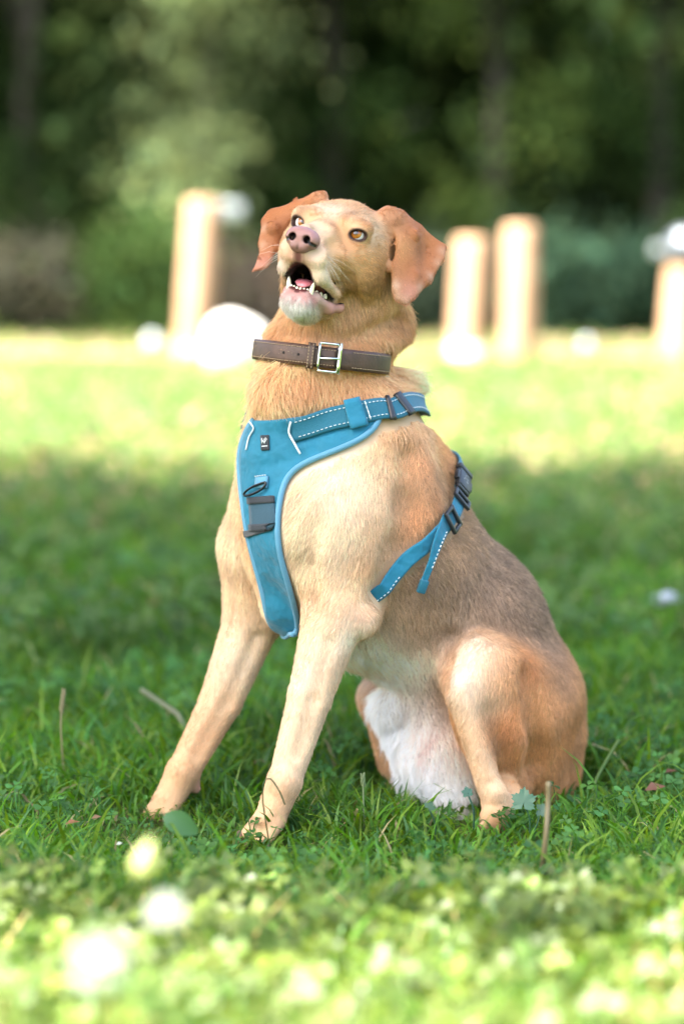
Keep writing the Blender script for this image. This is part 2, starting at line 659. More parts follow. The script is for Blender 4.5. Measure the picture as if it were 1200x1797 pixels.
# ---- stones
def stone(label, c, rad, mat, seed, name='stone', group=None):
    rg = np.random.default_rng(seed)
    bm = bmesh.new()
    bmesh.ops.create_icosphere(bm, subdivisions=4, radius=1)
    ph = rg.normal(size=(8, 3)) * 2.2
    of = rg.random(8) * 6
    for v in bm.verts:
        d = np.array(v.co)
        k = 1 + .05 * sum(math.sin(ph[i] @ d + of[i]) for i in range(8)) / 1.5 + .012 * math.sin(d @ ph[0] * 6)
        v.co = Vector(d * k * np.asarray(rad))
    me = bpy.data.meshes.new(name)
    bm.to_mesh(me)
    bm.free()
    for p in me.polygons:
        p.use_smooth = True
    me.materials.append(mat)
    o = link(name, me, None, tuple(c))
    return tag(o, label, 'stone' if name == 'stone' else 'boulder', group)


white_stone = pbr('white_limestone', lin(224, 222, 214), .85, noise=(8, .6, lin(196, 192, 180)), bump=(40, .5, .01))
grey_stone = pbr('pale_grey_stone', lin(176, 184, 190), .8, noise=(30, .6, lin(140, 146, 150)), bump=(80, .5, .006))
c = ground(412, 655)
c[2] = .13
stone('large rounded white boulder on the sunlit grass left of the dog\'s neck', c, (.165, .15, .175), white_stone, 4, 'boulder')
for k, (px, py, dz, r_, lab) in enumerate([(268, 622, .075, .042, 'small pale blob added as a blurred highlight in the grass left of the leftmost post'), (1028, 622, .055, .036, 'small pale blob added as a blurred highlight in the grass between the tall post and the capped post')]):
    c = ground(px, py)
    c[2] = dz
    stone(lab, c, (r_, r_, r_ * 1.1), grey_stone, 10 + k, 'stone', 'pale blobs added as highlights in the far grass')  # pale balls added as blurred highlights in the far grass
c = ground(1166, 1082)
c[2] = .035
stone('flat pale blue-grey stone in the shaded grass at the right edge', c, (.028, .02, .014), grey_stone, 21)
# ================================================================== the dog
# The trunk is laid out on the dog's own midplane (it sits turned 35 degrees towards the camera):
# M(px, py, s) is the point seen at that photo pixel, s metres to the dog's left of the midplane.
YAW = math.radians(35)
FWD = np.array([-math.cos(YAW), -math.sin(YAW), 0.0])
LEFT = np.array([math.sin(YAW), -math.cos(YAW), 0.0])
UP = np.array([0, 0, 1.0])
C0 = at(370, 1450, 3.04)


def M(px, py, s=0.0):
    d = ray(px, py)
    t = (s + (C0 - CAM) @ LEFT) / (d @ LEFT)
    return CAM + d * t


def R(p, rpx):
    return rpx * p[1] / FPX


# head frame
HS = at(598, 430, 3.10)
HF = nrm([-0.32, -0.935, 0.15])
HL = np.array([0.916, -0.325, -0.22])
HL = nrm(HL - HF * (HL @ HF))
HU = np.cross(HF, HL)


def H(f, l, u):
    """head-local millimetres: forward, to the dog's left, up"""
    return HS + (HF * f + HL * l + HU * u) * 0.00096


C = {k: np.array(lin(*v)) for k, v in dict(
    cream=(230, 201, 164), tan=(218, 176, 132), gold=(210, 157, 102), orange=(190, 122, 68), taupe=(148, 124, 102),
    muzz=(228, 188, 156), white=(240, 236, 230), pink=(222, 160, 148), ear=(172, 104, 58), pale=(244, 226, 200), lip=(190, 120, 112), dark=(40, 26, 22),
    grey=(205, 198, 190), chin=(228, 224, 216), brown=(120, 74, 40)).items()}

VOX = 0.0022
PR = []      # the shape: smooth union (or cut) of these primitives, in order


def prim(fn, pts, rad, k=0.012, op='u', col='tan', flow=None, fl=0.011, cw=1.0):
    pts = np.atleast_2d(pts)
    PR.append(dict(fn=fn, lo=pts.min(0) - rad, hi=pts.max(0) + rad, k=k, op=op, col=C[col] if isinstance(col, str) else np.asarray(col),
                   flow=None if flow is None else nrm(flow), fl=fl, cw=cw))


def sph(c, r, squash=None, **kw):
    """ball; squash = list of (axis, factor): factor > 1 makes it thinner along that axis"""
    def fn(P, c=c, r=r):
        Q = P - c
        f = 1.0
        for ax, q in (squash or []):
            Q = Q + (Q @ ax)[..., None] * ax * (q - 1)
            f = max(f, q)
        return (np.linalg.norm(Q, axis=-1) - r) / (1 + (f - 1) * 0.5)
    m = r / min([1.0] + [q for _, q in (squash or [])])
    prim(fn, c, m, **kw)


def ell(c, A, **kw):
    """ellipsoid with rows of A = half axis vectors"""
    A = np.asarray(A, float)
    L_ = np.linalg.norm(A, axis=1)
    U = A / L_[:, None]

    def fn(P, c=c):
        q = (P - c) @ U.T
        k0 = np.linalg.norm(q / L_, axis=-1)
        k1 = np.linalg.norm(q / L_ ** 2, axis=-1) + 1e-9
        return k0 * (k0 - 1) / k1
    prim(fn, c, L_.max(), **kw)


def cone(a, b, r1, r2, squash=None, **kw):
    """capsule from a to b whose radius runs from r1 to r2"""
    a, b = np.asarray(a, float), np.asarray(b, float)
    sq = squash or []

    def fn(P):
        A, B, Q = a, b, P
        f = 1.0
        for ax, q in sq:
            Q = Q - a
            Q = Q + (Q @ ax)[..., None] * ax * (q - 1) + a
            B = B - a
            B = B + (B @ ax) * ax * (q - 1) + a
            f = max(f, q)
        ba = B - A
        h = np.clip(((Q - A) @ ba) / (ba @ ba), 0, 1)
        d = np.linalg.norm(Q - A - h[..., None] * ba, axis=-1) - (r1 + (r2 - r1) * h)
        return d / (1 + (f - 1) * 0.5)
    if 'flow' not in kw:
        kw['flow'] = b - a
    m = max(r1, r2) / min([1.0] + [q for _, q in sq])
    prim(fn, np.array([a, b]), m, **kw)


def tri(a, b, c, r, **kw):
    a, b, c = [np.asarray(v, float) for v in (a, b, c)]
    ba, cb, ac = b - a, c - b, a - c
    nn = np.cross(ba, ac)

    def fn(P):
        pa, pb, pc = P - a, P - b, P - c
        ins = (np.sign(pa @ np.cross(ba, nn)) + np.sign(pb @ np.cross(cb, nn)) + np.sign(pc @ np.cross(ac, nn))) >= 2

        def e(q, v):
            h = np.clip((q @ v) / (v @ v), 0, 1)
            x = q - h[..., None] * v
            return (x * x).sum(-1)
        de = np.minimum(np.minimum(e(pa, ba), e(pb, cb)), e(pc, ac))
        dp = (pa @ nn) ** 2 / (nn @ nn)
        return np.sqrt(np.where(ins, dp, de)) - r
    prim(fn, np.array([a, b, c]), r, **kw)


# ---- trunk (radii in photo pixels at that depth)
def ms(px, py, s, r, squash=None, **kw):
    c = M(px, py, s)
    sph(c, R(c, r), squash, **kw)


def mc(p, q, squash=None, **kw):
    a, b = M(*p[:3]), M(*q[:3])
    cone(a, b, R(a, p[3]), R(b, q[3]), squash, **kw)


DOWNB = nrm(M(860, 1230) - M(700, 900))
mc((575, 900, 0, 150), (665, 980, 0.0, 168), k=.03, col='tan', flow=DOWNB, fl=.012)
mc((665, 980, 0, 166), (800, 1105, .02, 150), k=.03, col='taupe', flow=DOWNB, fl=.013)
mc((800, 1105, .02, 150), (868, 1240, .03, 150), k=.03, col='taupe', flow=DOWNB, fl=.013)
mc((868, 1240, .03, 148), (880, 1335, .03, 128), k=.03, col='gold', flow=(0, 0, -1), fl=.012)
mc((640, 1066, 0, 105), (730, 1114, .01, 84), k=.03, col='pale', flow=DOWNB, fl=.017)
mc((505, 800, 0, 76), (515, 1050, 0, 56), k=.05, col='cream', flow=(0, 0, -1), fl=.014)
mc((640, 785, 0, 105), (712, 850, 0, 93), k=.03, col='gold', flow=DOWNB, fl=.014)
# neck
mc((558, 640, .0, 100), (585, 775, 0, 138), k=.03, col='tan', flow=(0, .1, -1), fl=.017)
mc((600, 500, .0, 100), (597, 560, 0, 93), k=.03, col='tan', flow=(0, .1, -1), fl=.013)
ms(642, 574, 0, 78, k=.03, col='gold', flow=(.1, .1, -1), fl=.014)
mc((502, 690, .02, 52), (520, 760, .0, 70), k=.03, col='tan', flow=(0.1, 0, -1), fl=.020)
mc((520, 690, .02, 54), (678, 682, .02, 48), k=.025, col='tan', flow=(0.1, 0, -1), fl=.020)
# near shoulder and foreleg (dog's left)
mc((650, 810, .05, 94), (575, 930, .068, 85), k=.05, col='cream', flow=(-.3, 0, -1), fl=.011)
mc((575, 930, .070, 82), (600, 1060, .09, 54), k=.04, col='cream', flow=(0.1, 0, -1), fl=.011)
mc((675, 890, .065, 84), (600, 1040, .09, 44), k=.04, col='tan', flow=(-.1, 0, -1), fl=.011)
ms(632, 1086, .105, 30, k=.015, col='tan', flow=(.2, 0, -1), fl=.009)
mc((622, 1084, .10, 22), (590, 1090, .10, 46), k=.025, col='tan', flow=(0, 0, -1), fl=.009)
mc((586, 1080, .10, 52), (545, 1220, .10, 39), k=.012, col='cream', fl=.008)
mc((545, 1220, .10, 39), (500, 1370, .10, 29), k=.004, col='cream', fl=.007)
mc((500, 1370, .10, 31), (474, 1436, .10, 28), k=.004, col='tan', fl=.006)
for dx, dy in ((-20, 4), (-7, 12), (10, 14), (24, 8)):
    mc((470 + dx * .8, 1440, .10 + dx * .0005, 14), (448 + dx, 1466 + dy * .6, .10 + dx * .0007, 10.5), k=.004, col='tan', fl=.005)
# far shoulder and foreleg (dog's right)
mc((505, 820, -.06, 72), (455, 960, -.09, 66), k=.04, col='cream', flow=(0, 0, -1), fl=.011)
mc((455, 960, -.09, 66), (446, 1075, -.10, 54), k=.02, col='cream', flow=(0, 0, -1), fl=.010)
mc((448, 1075, -.10, 50), (388, 1230, -.10, 37), k=.008, col='cream', fl=.008)
mc((388, 1230, -.10, 37), (322, 1355, -.10, 28), k=.004, col='tan', fl=.007)
mc((322, 1355, -.10, 31), (298, 1400, -.10, 27), k=.004, col='tan', fl=.006)
mc((340, 1376, -.092, 12), (344, 1384, -.092, 9), k=.006, col='pink', fl=.002)
for dx, dy in ((-16, 6), (-5, 12), (8, 14), (20, 8)):
    mc((292 + dx * .6, 1408, -.10 + dx * .0005, 16), (278 + dx, 1424 + dy * .5, -.10 + dx * .0007, 12), k=.008, col='tan', fl=.005)
# near hind leg
mc((925, 1225, .11, 92), (848, 1183, .15, 70), k=.025, col='gold', flow=(0, 0, -1), fl=.010)
mc((842, 1180, .15, 62), (875, 1270, .15, 74), k=.02, col='gold', flow=(0.1, 0, -1), fl=.010)
mc((905, 1260, .13, 85), (930, 1370, .11, 62), k=.025, col='gold', flow=(0, 0, -1), fl=.010)
mc((945, 1300, .08, 78), (955, 1375, .08, 60), k=.02, col='gold', flow=(0, 0, -1), fl=.010)
mc((814, 1205, .165, 34), (868, 1398, .198, 25), k=.018, col='cream', fl=.008)
mc((890, 1390, .19, 28), (870, 1434, .205, 27), k=.012, col='tan', fl=.005)
for dx in (-17, -5, 8, 19):
    mc((868 + dx * .7, 1432, .205, 14), (862 + dx, 1450, .212, 11), k=.006, col='tan', fl=.004)
mc((850, 1255, .15, 50), (895, 1385, .15, 34), k=.02, col='gold', flow=(0.1, 0, -1), fl=.010)
cone(M(866, 1262, .212), M(902, 1365, .205), .016, .014, k=.022, op='s')
# far hind leg, groin and belly
mc((760, 1230, -.05, 60), (672, 1225, -.09, 40), k=.025, col='tan', flow=(0, 0, -1), fl=.010)
mc((672, 1225, -.09, 38), (700, 1395, -.08, 24), k=.02, col='tan', fl=.008)
mc((700, 1395, -.08, 24), (735, 1415, -.03, 22), k=.012, col='cream', fl=.006)
mc((745, 1410, .0, 24), (790, 1425, .03, 22), k=.012, col='pale', fl=.008)
mc((770, 1180, .03, 66), (775, 1330, .05, 62), k=.025, col='white', flow=(0, 0, -1), fl=.022)
mc((775, 1330, .06, 60), (800, 1420, .09, 38), k=.02, col='white', flow=(0, 0, -1), fl=.014)
mc((735, 1215, .0, 50), (692, 1238, .0, 36), k=.015, col='white', flow=(-.4, 0, -1), fl=.019)
mc((692, 1238, .0, 36), (705, 1275, .0, 34), k=.012, col='white', flow=(-.4, 0, -1), fl=.020)
mc((742, 1290, .02, 42), (750, 1325, .02, 36), k=.015, col='pink', flow=(-.1, 0, -1), fl=.005)
mc((715, 1290, .01, 36), (735, 1380, .02, 30), k=.012, col='white', flow=(-.4, 0, -1), fl=.019)

# ---- head
mm = 0.00096


def he(c, r, **kw):
    ell(H(*c), np.array([HF * r[0], HL * r[1], HU * r[2]]) * mm, **kw)


def hc(a, b, r1, r2, **kw):
    cone(H(*a), H(*b), r1 * mm, r2 * mm, **kw)


BK = -HF
he((-8, 0, 2), (70, 62, 58), k=.02, col='tan', flow=BK, fl=.006)
he((-40, 0, -30), (60, 66, 66), k=.025, col='tan', flow=-HU, fl=.010)
hc((-60, 0, -40), (-50, 10, -110), 60, 64, k=.02, col='tan', flow=(0, 0, -1), fl=.012)
for s_ in (-1, 1):
    he((38, 24 * s_, 22), (28, 24, 20), k=.015, col='tan', flow=BK + HU * .3, fl=.005)
    he((18, 44 * s_, -22), (46, 27, 40), k=.02, col='tan', flow=BK - HU * .3, fl=.006)
    he((52, 40 * s_, -8), (22, 18, 16), k=.012, col='tan', flow=BK - HU * .2, fl=.005)
    hc((62, 23 * s_, -26), (118, 17 * s_, -28), 26, 18, k=.012, col='muzz', flow=BK - HU * .5 + HL * s_ * .3, fl=.0045)
hc((40, 0, 8), (122, 0, -8), 30, 17, squash=[(HU, 1.15)], k=.014, col='tan', flow=BK, fl=.0035)
hc((118, 0, -12), (131, 0, -17), 20, 18, k=.01, col='tan', flow=BK, fl=.0028)
hc((130, 0, -20), (127, 0, -29), 17, 16, k=.008, col='muzz', flow=BK - HU, fl=.003)
# lower jaw, hanging open
hc((6, 0, -66), (70, 0, -90), 33, 23, k=.015, col='tan', flow=BK, fl=.006)
hc((70, 0, -90), (100, 0, -93), 22, 17, k=.012, col='chin', flow=BK * .5 - HU, fl=.008)
for s_ in (-1, 1):
    hc((98, 10 * s_, -88), (104, 10 * s_, -89), 12.5, 11.5, k=.010, col='chin', flow=BK * .4 - HU, fl=.008)
# the nape, pinched where the collar sits
cone(M(726, 641, -.14), M(726, 641, .14), .031, .031, k=.014, op='s')
mc((686, 678, 0, 34), (724, 672, 0, 17), k=.012, col='cream', flow=(.9, .3, -.35), fl=.017)
# mouth opening
hc((20, 0, -62), (74, 0, -66), 14, 17, k=.005, op='s', col='dark')
hc((70, 0, -66), (128, 0, -60), 16, 17, k=.005, op='s', col='dark')
for s_ in (-1, 1):
    hc((86, 18 * s_, -68), (48, 32 * s_, -70), 8, 7, k=.004, op='s', col='dark')
    hc((50, 29 * s_, -70), (46, 44 * s_, -71), 7, 6, k=.004, op='s', col='dark')
hc((150, 0, -26), (136, 0, -48), 2.6, 3.4, k=.004, op='s', col='dark')
# lips: the hanging upper lip, and the loose pink fold of the lower one
for s_ in (-1, 1):
    hc((118, 18 * s_, -32), (110, 24 * s_, -52), 12, 8.5, k=.010, col='muzz', flow=BK - HU * .4, fl=.004)
    hc((111, 24 * s_, -52), (66, 33 * s_, -64), 9, 8, k=.010, col='muzz', flow=BK - HU * .4, fl=.004)
    hc((66, 33 * s_, -63), (42, 37 * s_, -62), 8, 8, k=.008, col='tan', flow=BK - HU * .4, fl=.004)
    hc((92, 22 * s_, -80), (66, 31 * s_, -88), 5, 7, k=.006, col='lip', flow=BK, fl=0, cw=2)
    hc((66, 31 * s_, -88), (45, 37 * s_, -84), 7, 5, k=.006, col='lip', flow=BK, fl=0, cw=2)
    hc((45, 37 * s_, -84), (36, 39 * s_, -72), 5, 4, k=.006, col='lip', flow=BK, fl=0, cw=2)
    hc((105, 9 * s_, -79), (92, 18 * s_, -78), 6, 6, k=.006, col='lip', flow=BK, fl=0, cw=2)
hc((107, -9, -79), (107, 9, -79), 5.5, 5.5, k=.006, col='lip', flow=BK, fl=0, cw=2)

# ---- eyes: sockets
EYES = [np.array((62.0, 41.0, 14.0)), np.array((62.0, -35.0, 12.5))]
for e in EYES:
    s_ = np.sign(e[1])
    sph(H(*(e + (0.5, 0.5 * s_, 0))), 13.6 * mm, k=.010, op='u', col='tan', flow=BK, fl=.003)
    hc(e + (4, -9 * s_, 12.5), e + (-3, 11 * s_, 11.5), 5.6, 5.6, k=.018, col='tan', flow=BK + HU * .3, fl=.004)
    ell(H(*(e + (10, 5 * s_, -1.0))), np.array([HF * 12 + HL * 2 * s_, HL * 9.2 - HF * 3 * s_ - HU * 1.2 * s_, HU * 5.7]) * mm, k=.002, op='s', col='dark')


# ---- ears: sheets of rounded triangles, points given by pixel and distance
def ear(pts, tris, r, col):
    for t in tris:
        a, b, c_ = [at(*pts[i]) for i in t]
        tri(a, b, c_, r, k=.007, col=col, flow=at(*pts['tip']) - at(*pts['base']), fl=.0030, cw=2.5)


Y0 = 3.095
near = dict(a=(676, 364, Y0), b=(703, 371, Y0 + .015), c=(735, 397, Y0 + .025), d=(782, 433, Y0 + .03), e=(778, 455, Y0 + .02), f=(754, 494, Y0),
            g=(729, 520, Y0 - .022), h=(712, 534, Y0 - .03), i=(695, 527, Y0 - .034), j=(689, 508, Y0 - .034), k=(689, 470, Y0 - .026), m=(700, 425, Y0 - .016),
            n=(690, 388, Y0 - .006), p=(740, 440, Y0 + .024), q=(724, 484, Y0 - .013), r=(724, 412, Y0 + .002))
near['base'] = near['a']
near['tip'] = near['h']
cone(H(-14, 40, 34), at(692, 384, Y0), .020, .010, k=.010, col='tan', fl=.005)
cone(at(680, 376, Y0), at(712, 392, Y0 + .01), .011, .006, k=.008, col='ear', fl=.004)
cone(H(-30, 46, 10), at(690, 450, 3.115), .030, .012, k=.012, col='tan', flow=BK, fl=.006)
ear(near, ['anb', 'bnr', 'bcr', 'nmr', 'cdp', 'crp', 'dep', 'efp', 'rmq', 'rpq', 'mkq', 'pfq', 'fgq', 'kjq', 'jiq', 'ihq', 'hgq'], .0046, 'ear')
Y1 = 3.13
far = dict(a=(563, 341, Y1), b=(522, 356, Y1 + .01), c=(474, 369, Y1 + .005), d=(461, 385, Y1), e=(457, 427, Y1 - .01), f=(458, 455, Y1 - .02), g=(441, 477, Y1 - .03),
           h=(468, 468, Y1 - .03), i=(476, 455, Y1 - .025), j=(484, 434, Y1 - .015), k=(502, 398, Y1 - .005), m=(524, 372, Y1), p=(480, 400, Y1 - .012))
far['base'] = far['a']
far['tip'] = far['g']
cone(H(-14, -42, 38), at(556, 350, Y1), .018, .008, k=.010, col='tan', fl=.005)
cone(at(566, 343, Y1), at(520, 366, Y1), .007, .005, k=.008, col='ear', fl=.004)
ear(far, ['abm', 'bcp', 'bmk', 'bkp', 'cdp', 'dep', 'pkj', 'epj', 'efj', 'fij', 'fgh', 'fhi'], .0044, 'ear')


# ---- field on a grid, surface nets
def field(prs, lo, hi, vox, far_=0.3, G=None):
    n = np.ceil((hi - lo) / vox).astype(int) + 1
    if G is None:
        G = np.full(n, far_, np.float32)
    ax = [lo[i] + np.arange(n[i]) * vox for i in range(3)]
    for p in prs:
        m = p['k'] + 0.016
        i0 = np.maximum(((p['lo'] - m - lo) / vox).astype(int), 0)
        i1 = np.minimum(((p['hi'] + m - lo) / vox).astype(int) + 2, n)
        if (i1 <= i0).any():
            continue
        sl = tuple(slice(i0[i], i1[i]) for i in range(3))
        P = np.stack(np.meshgrid(*[ax[i][sl[i]] for i in range(3)], indexing='ij'), -1)
        b = p['fn'](P).astype(np.float32)
        a = G[sl]
        k = p['k']
        if p['op'] == 'u':
            h = np.clip(.5 + .5 * (b - a) / k, 0, 1)
            G[sl] = b + (a - b) * h - k * h * (1 - h)
        else:
            h = np.clip(.5 - .5 * (a + b) / k, 0, 1)
            G[sl] = a + (-b - a) * h + k * h * (1 - h)
    return G


def nets(G, lo, vox):
    ins = G < 0
    n = np.array(G.shape)
    c = np.zeros(n - 1, np.uint8)
    for i in (0, 1):
        for j in (0, 1):
            for k in (0, 1):
                c += ins[i:n[0] - 1 + i, j:n[1] - 1 + j, k:n[2] - 1 + k]
    act = (c > 0) & (c < 8)
    idx = np.argwhere(act)
    vid = np.full(n - 1, -1, np.int32)
    vid[act] = np.arange(len(idx))
    corner = {}
    for i in (0, 1):
        for j in (0, 1):
            for k in (0, 1):
                corner[i, j, k] = G[idx[:, 0] + i, idx[:, 1] + j, idx[:, 2] + k].astype(np.float64)
    acc = np.zeros((len(idx), 3))
    cnt = np.zeros(len(idx))
    for axis in range(3):
        for u in (0, 1):
            for v in (0, 1):
                o0 = [0, 0, 0]
                o0[(axis + 1) % 3] = u
                o0[(axis + 2) % 3] = v
                o1 = list(o0)
                o1[axis] = 1
                a, b = corner[tuple(o0)], corner[tuple(o1)]
                x = (a < 0) != (b < 0)
                t = np.where(x, a / np.where(x, a - b, 1), 0)
                p = np.tile(np.array(o0, float), (len(idx), 1))
                p[:, axis] = t
                acc[x] += p[x]
                cnt[x] += 1
    V = lo + (idx + acc / cnt[:, None]) * vox
    Q = []
    for axis in range(3):
        a1, a2 = (axis + 1) % 3, (axis + 2) % 3
        s0 = [slice(None)] * 3
        s1 = [slice(None)] * 3
        s0[axis] = slice(0, n[axis] - 1)
        s1[axis] = slice(1, n[axis])
        A, B = ins[tuple(s0)], ins[tuple(s1)]
        e = np.argwhere(A != B)
        ok = (e[:, a1] > 0) & (e[:, a2] > 0) & (e[:, a1] < n[a1] - 1) & (e[:, a2] < n[a2] - 1)
        e = e[ok]
        fl = A[tuple(e.T)]
        q = []
        for u, v in ((0, 0), (1, 0), (1, 1), (0, 1)):
            f = e.copy()
            f[:, a1] -= u
            f[:, a2] -= v
            q.append(vid[tuple(f.T)])
        q = np.stack(q, 1)
        q[~fl] = q[~fl][:, ::-1]
        Q.append(q)
    Q = np.concatenate(Q)
    v = V - V.mean(0)
    if (np.cross(v[Q[:, 2]] - v[Q[:, 0]], v[Q[:, 3]] - v[Q[:, 1]]) * v[Q[:, 0]]).sum() < 0:
        Q = Q[:, ::-1]
    return V, np.ascontiguousarray(Q)


def relax(V, Q, it=2, f=0.5):
    e = np.concatenate([Q[:, [0, 1]], Q[:, [1, 2]], Q[:, [2, 3]], Q[:, [3, 0]]])
    for _ in range(it):
        S = np.zeros_like(V)
        N = np.zeros(len(V))
        for a, b in ((0, 1), (1, 0)):
            for d in range(3):
                S[:, d] += np.bincount(e[:, a], V[e[:, b], d], len(V))
            N += np.bincount(e[:, a], minlength=len(V))
        V = V + f * (S / np.maximum(N, 1)[:, None] - V)
    return V


def vnormals(V, Q):
    fn = np.cross(V[Q[:, 2]] - V[Q[:, 0]], V[Q[:, 3]] - V[Q[:, 1]])
    N = np.zeros_like(V)
    for j in range(4):
        for d in range(3):
            N[:, d] += np.bincount(Q[:, j], fn[:, d], len(V))
    return nrm(N)


lo = np.min([p['lo'] for p in PR if p['op'] == 'u'], 0) - .02
hi = np.max([p['hi'] for p in PR if p['op'] == 'u'], 0) + .02
G = field(PR, lo, hi, VOX)


def march(px, py):
    """first point on that line of sight that lies inside the dog so far"""
    t = np.arange(2.55, 3.6, .001)
    P = CAM + ray(px, py) * t[:, None]
    ix = np.round((P - lo) / VOX).astype(int)
    ok = ((ix >= 0) & (ix < np.array(G.shape))).all(1)
    v = np.full(len(t), 1.0)
    v[ok] = G[tuple(ix[ok].T)]
    w_ = np.where(v < 0)[0]
    return None if not len(w_) else P[w_[0]]


# folds and hollows (shallow cuts) and knobs of bone, laid along the finished surface
N0_ = len(PR)
for path, r_, dep_, k_ in [
        ([(722, 800), (722, 880), (704, 960), (672, 1034)], .018, .0065, .022),
        ([(496, 580), (540, 592), (600, 594), (660, 580), (702, 556)], .014, .0075, .014),
        ([(566, 392), (560, 420), (556, 436)], .011, .0022, .010),
        ([(590, 432), (594, 460), (606, 492)], .012, .0028, .012),
        ([(610, 500), (616, 530), (600, 552)], .010, .0022, .010),
        ([(794, 1120), (780, 1160), (776, 1200)], .014, .005, .014),
        ([(930, 1185), (946, 1260), (940, 1345)], .016, .004, .018),
        ([(578, 1130), (552, 1230), (524, 1325)], .010, .0022, .010),
        ([(452, 1120), (402, 1235), (344, 1330)], .010, .0022, .010),
        ([(548, 930), (530, 1000), (540, 1060)], .016, .004, .018),
        ([(470, 1375), (452, 1420)], .008, .002, .008)]:
    q = [march(*p) for p in path]
    q = [p + nrm(CAM - p) * (r_ - dep_) for p in q if p is not None]
    for a, b in zip(q[:-1], q[1:]):
        cone(a, b, r_, r_, k=k_, op='s')
for (px, py), r_, in_, k_ in [((634, 1090), .017, .007, .012), ((499, 1374), .017, .012, .012), ((321, 1352), .016, .011, .012), ((868, 1392), .012, .007, .010)]:
    p = march(px, py)
    if p is not None:
        sph(p - nrm(CAM - p) * in_, r_, k=k_, col='tan', flow=(0, 0, -1), fl=.008)
G = field(PR[N0_:], lo, hi, VOX, G=G)
FOLDS = PR[N0_:]
PR = PR[:N0_]
BV, BQ = nets(G, lo, VOX)
# keep the largest connected piece only
def components(nv, Q):
    lab = np.arange(nv)
    while True:
        m = lab[Q].min(1)
        new = lab.copy()
        for j in range(4):
            np.minimum.at(new, Q[:, j], m)
        new = new[new]
        if (new == lab).all():
            return lab
        lab = new
lab = components(len(BV), BQ)
u_, c_ = np.unique(lab, return_counts=True)
big = u_[c_.argmax()]
keep = lab == big
BQ = BQ[keep[BQ[:, 0]]]
ren = np.cumsum(keep) - 1
BV = BV[keep]
BQ = ren[BQ]
BV = relax(BV, BQ, 2, .5)
# the ears: thin sheets, smoothed further
isear = np.zeros(len(BV), bool)
for p in PR:
    if p['cw'] > 2.2:
        sel = np.where(((BV > p['lo'] - .01) & (BV < p['hi'] + .01)).all(1))[0]
        isear[sel] |= p['fn'](BV[sel]) < .003
fsel = BQ[isear[BQ].any(1)]
ids, inv = np.unique(fsel, return_inverse=True)
sm = relax(BV[ids], inv.reshape(fsel.shape), 70, .5)
okv = isear[ids]
BV[ids[okv]] = sm[okv]
BN = vnormals(BV, BQ)

# ---- colour, fur direction and fur length at every vertex, blended from the primitives
nv = len(BV)
WC = np.zeros((nv, 3))
WF = np.zeros((nv, 3))
WL = np.zeros(nv)
WS = np.zeros(nv) + 1e-9
cutd = np.full(nv, 1.0)
for p in PR:
    m = .05
    sel = np.where(((BV > p['lo'] - m) & (BV < p['hi'] + m)).all(1))[0]
    if not len(sel):
        continue
    d = p['fn'](BV[sel])
    if p['op'] == 's':
        cutd[sel] = np.minimum(cutd[sel], d)
        continue
    tau = .016 if p['k'] >= .02 else (.008 if p['k'] > .006 else .004)
    wgt = p['cw'] * np.exp(-np.maximum(d, 0) / tau) * np.exp(np.minimum(d, 0) / (tau * 3))
    WC[sel] += wgt[:, None] * p['col']
    WL[sel] += wgt * p['fl']
    WS[sel] += wgt
    if p['flow'] is not None:
        WF[sel] += wgt[:, None] * p['flow']
BC = WC / WS[:, None]
BL = WL / WS
BF = WF - (WF * BN).sum(1)[:, None] * BN
BF = nrm(BF)
# ---- exact surface queries
BVH = BVHTree.FromPolygons([tuple(v) for v in BV], [tuple(q) for q in BQ])


def hit(px, py):
    """where the line of sight through a photo pixel meets the dog"""
    d = Vector(nrm(ray(px, py)))
    r = BVH.ray_cast(Vector(CAM), d)
    return None if r[0] is None else np.array(r[0])


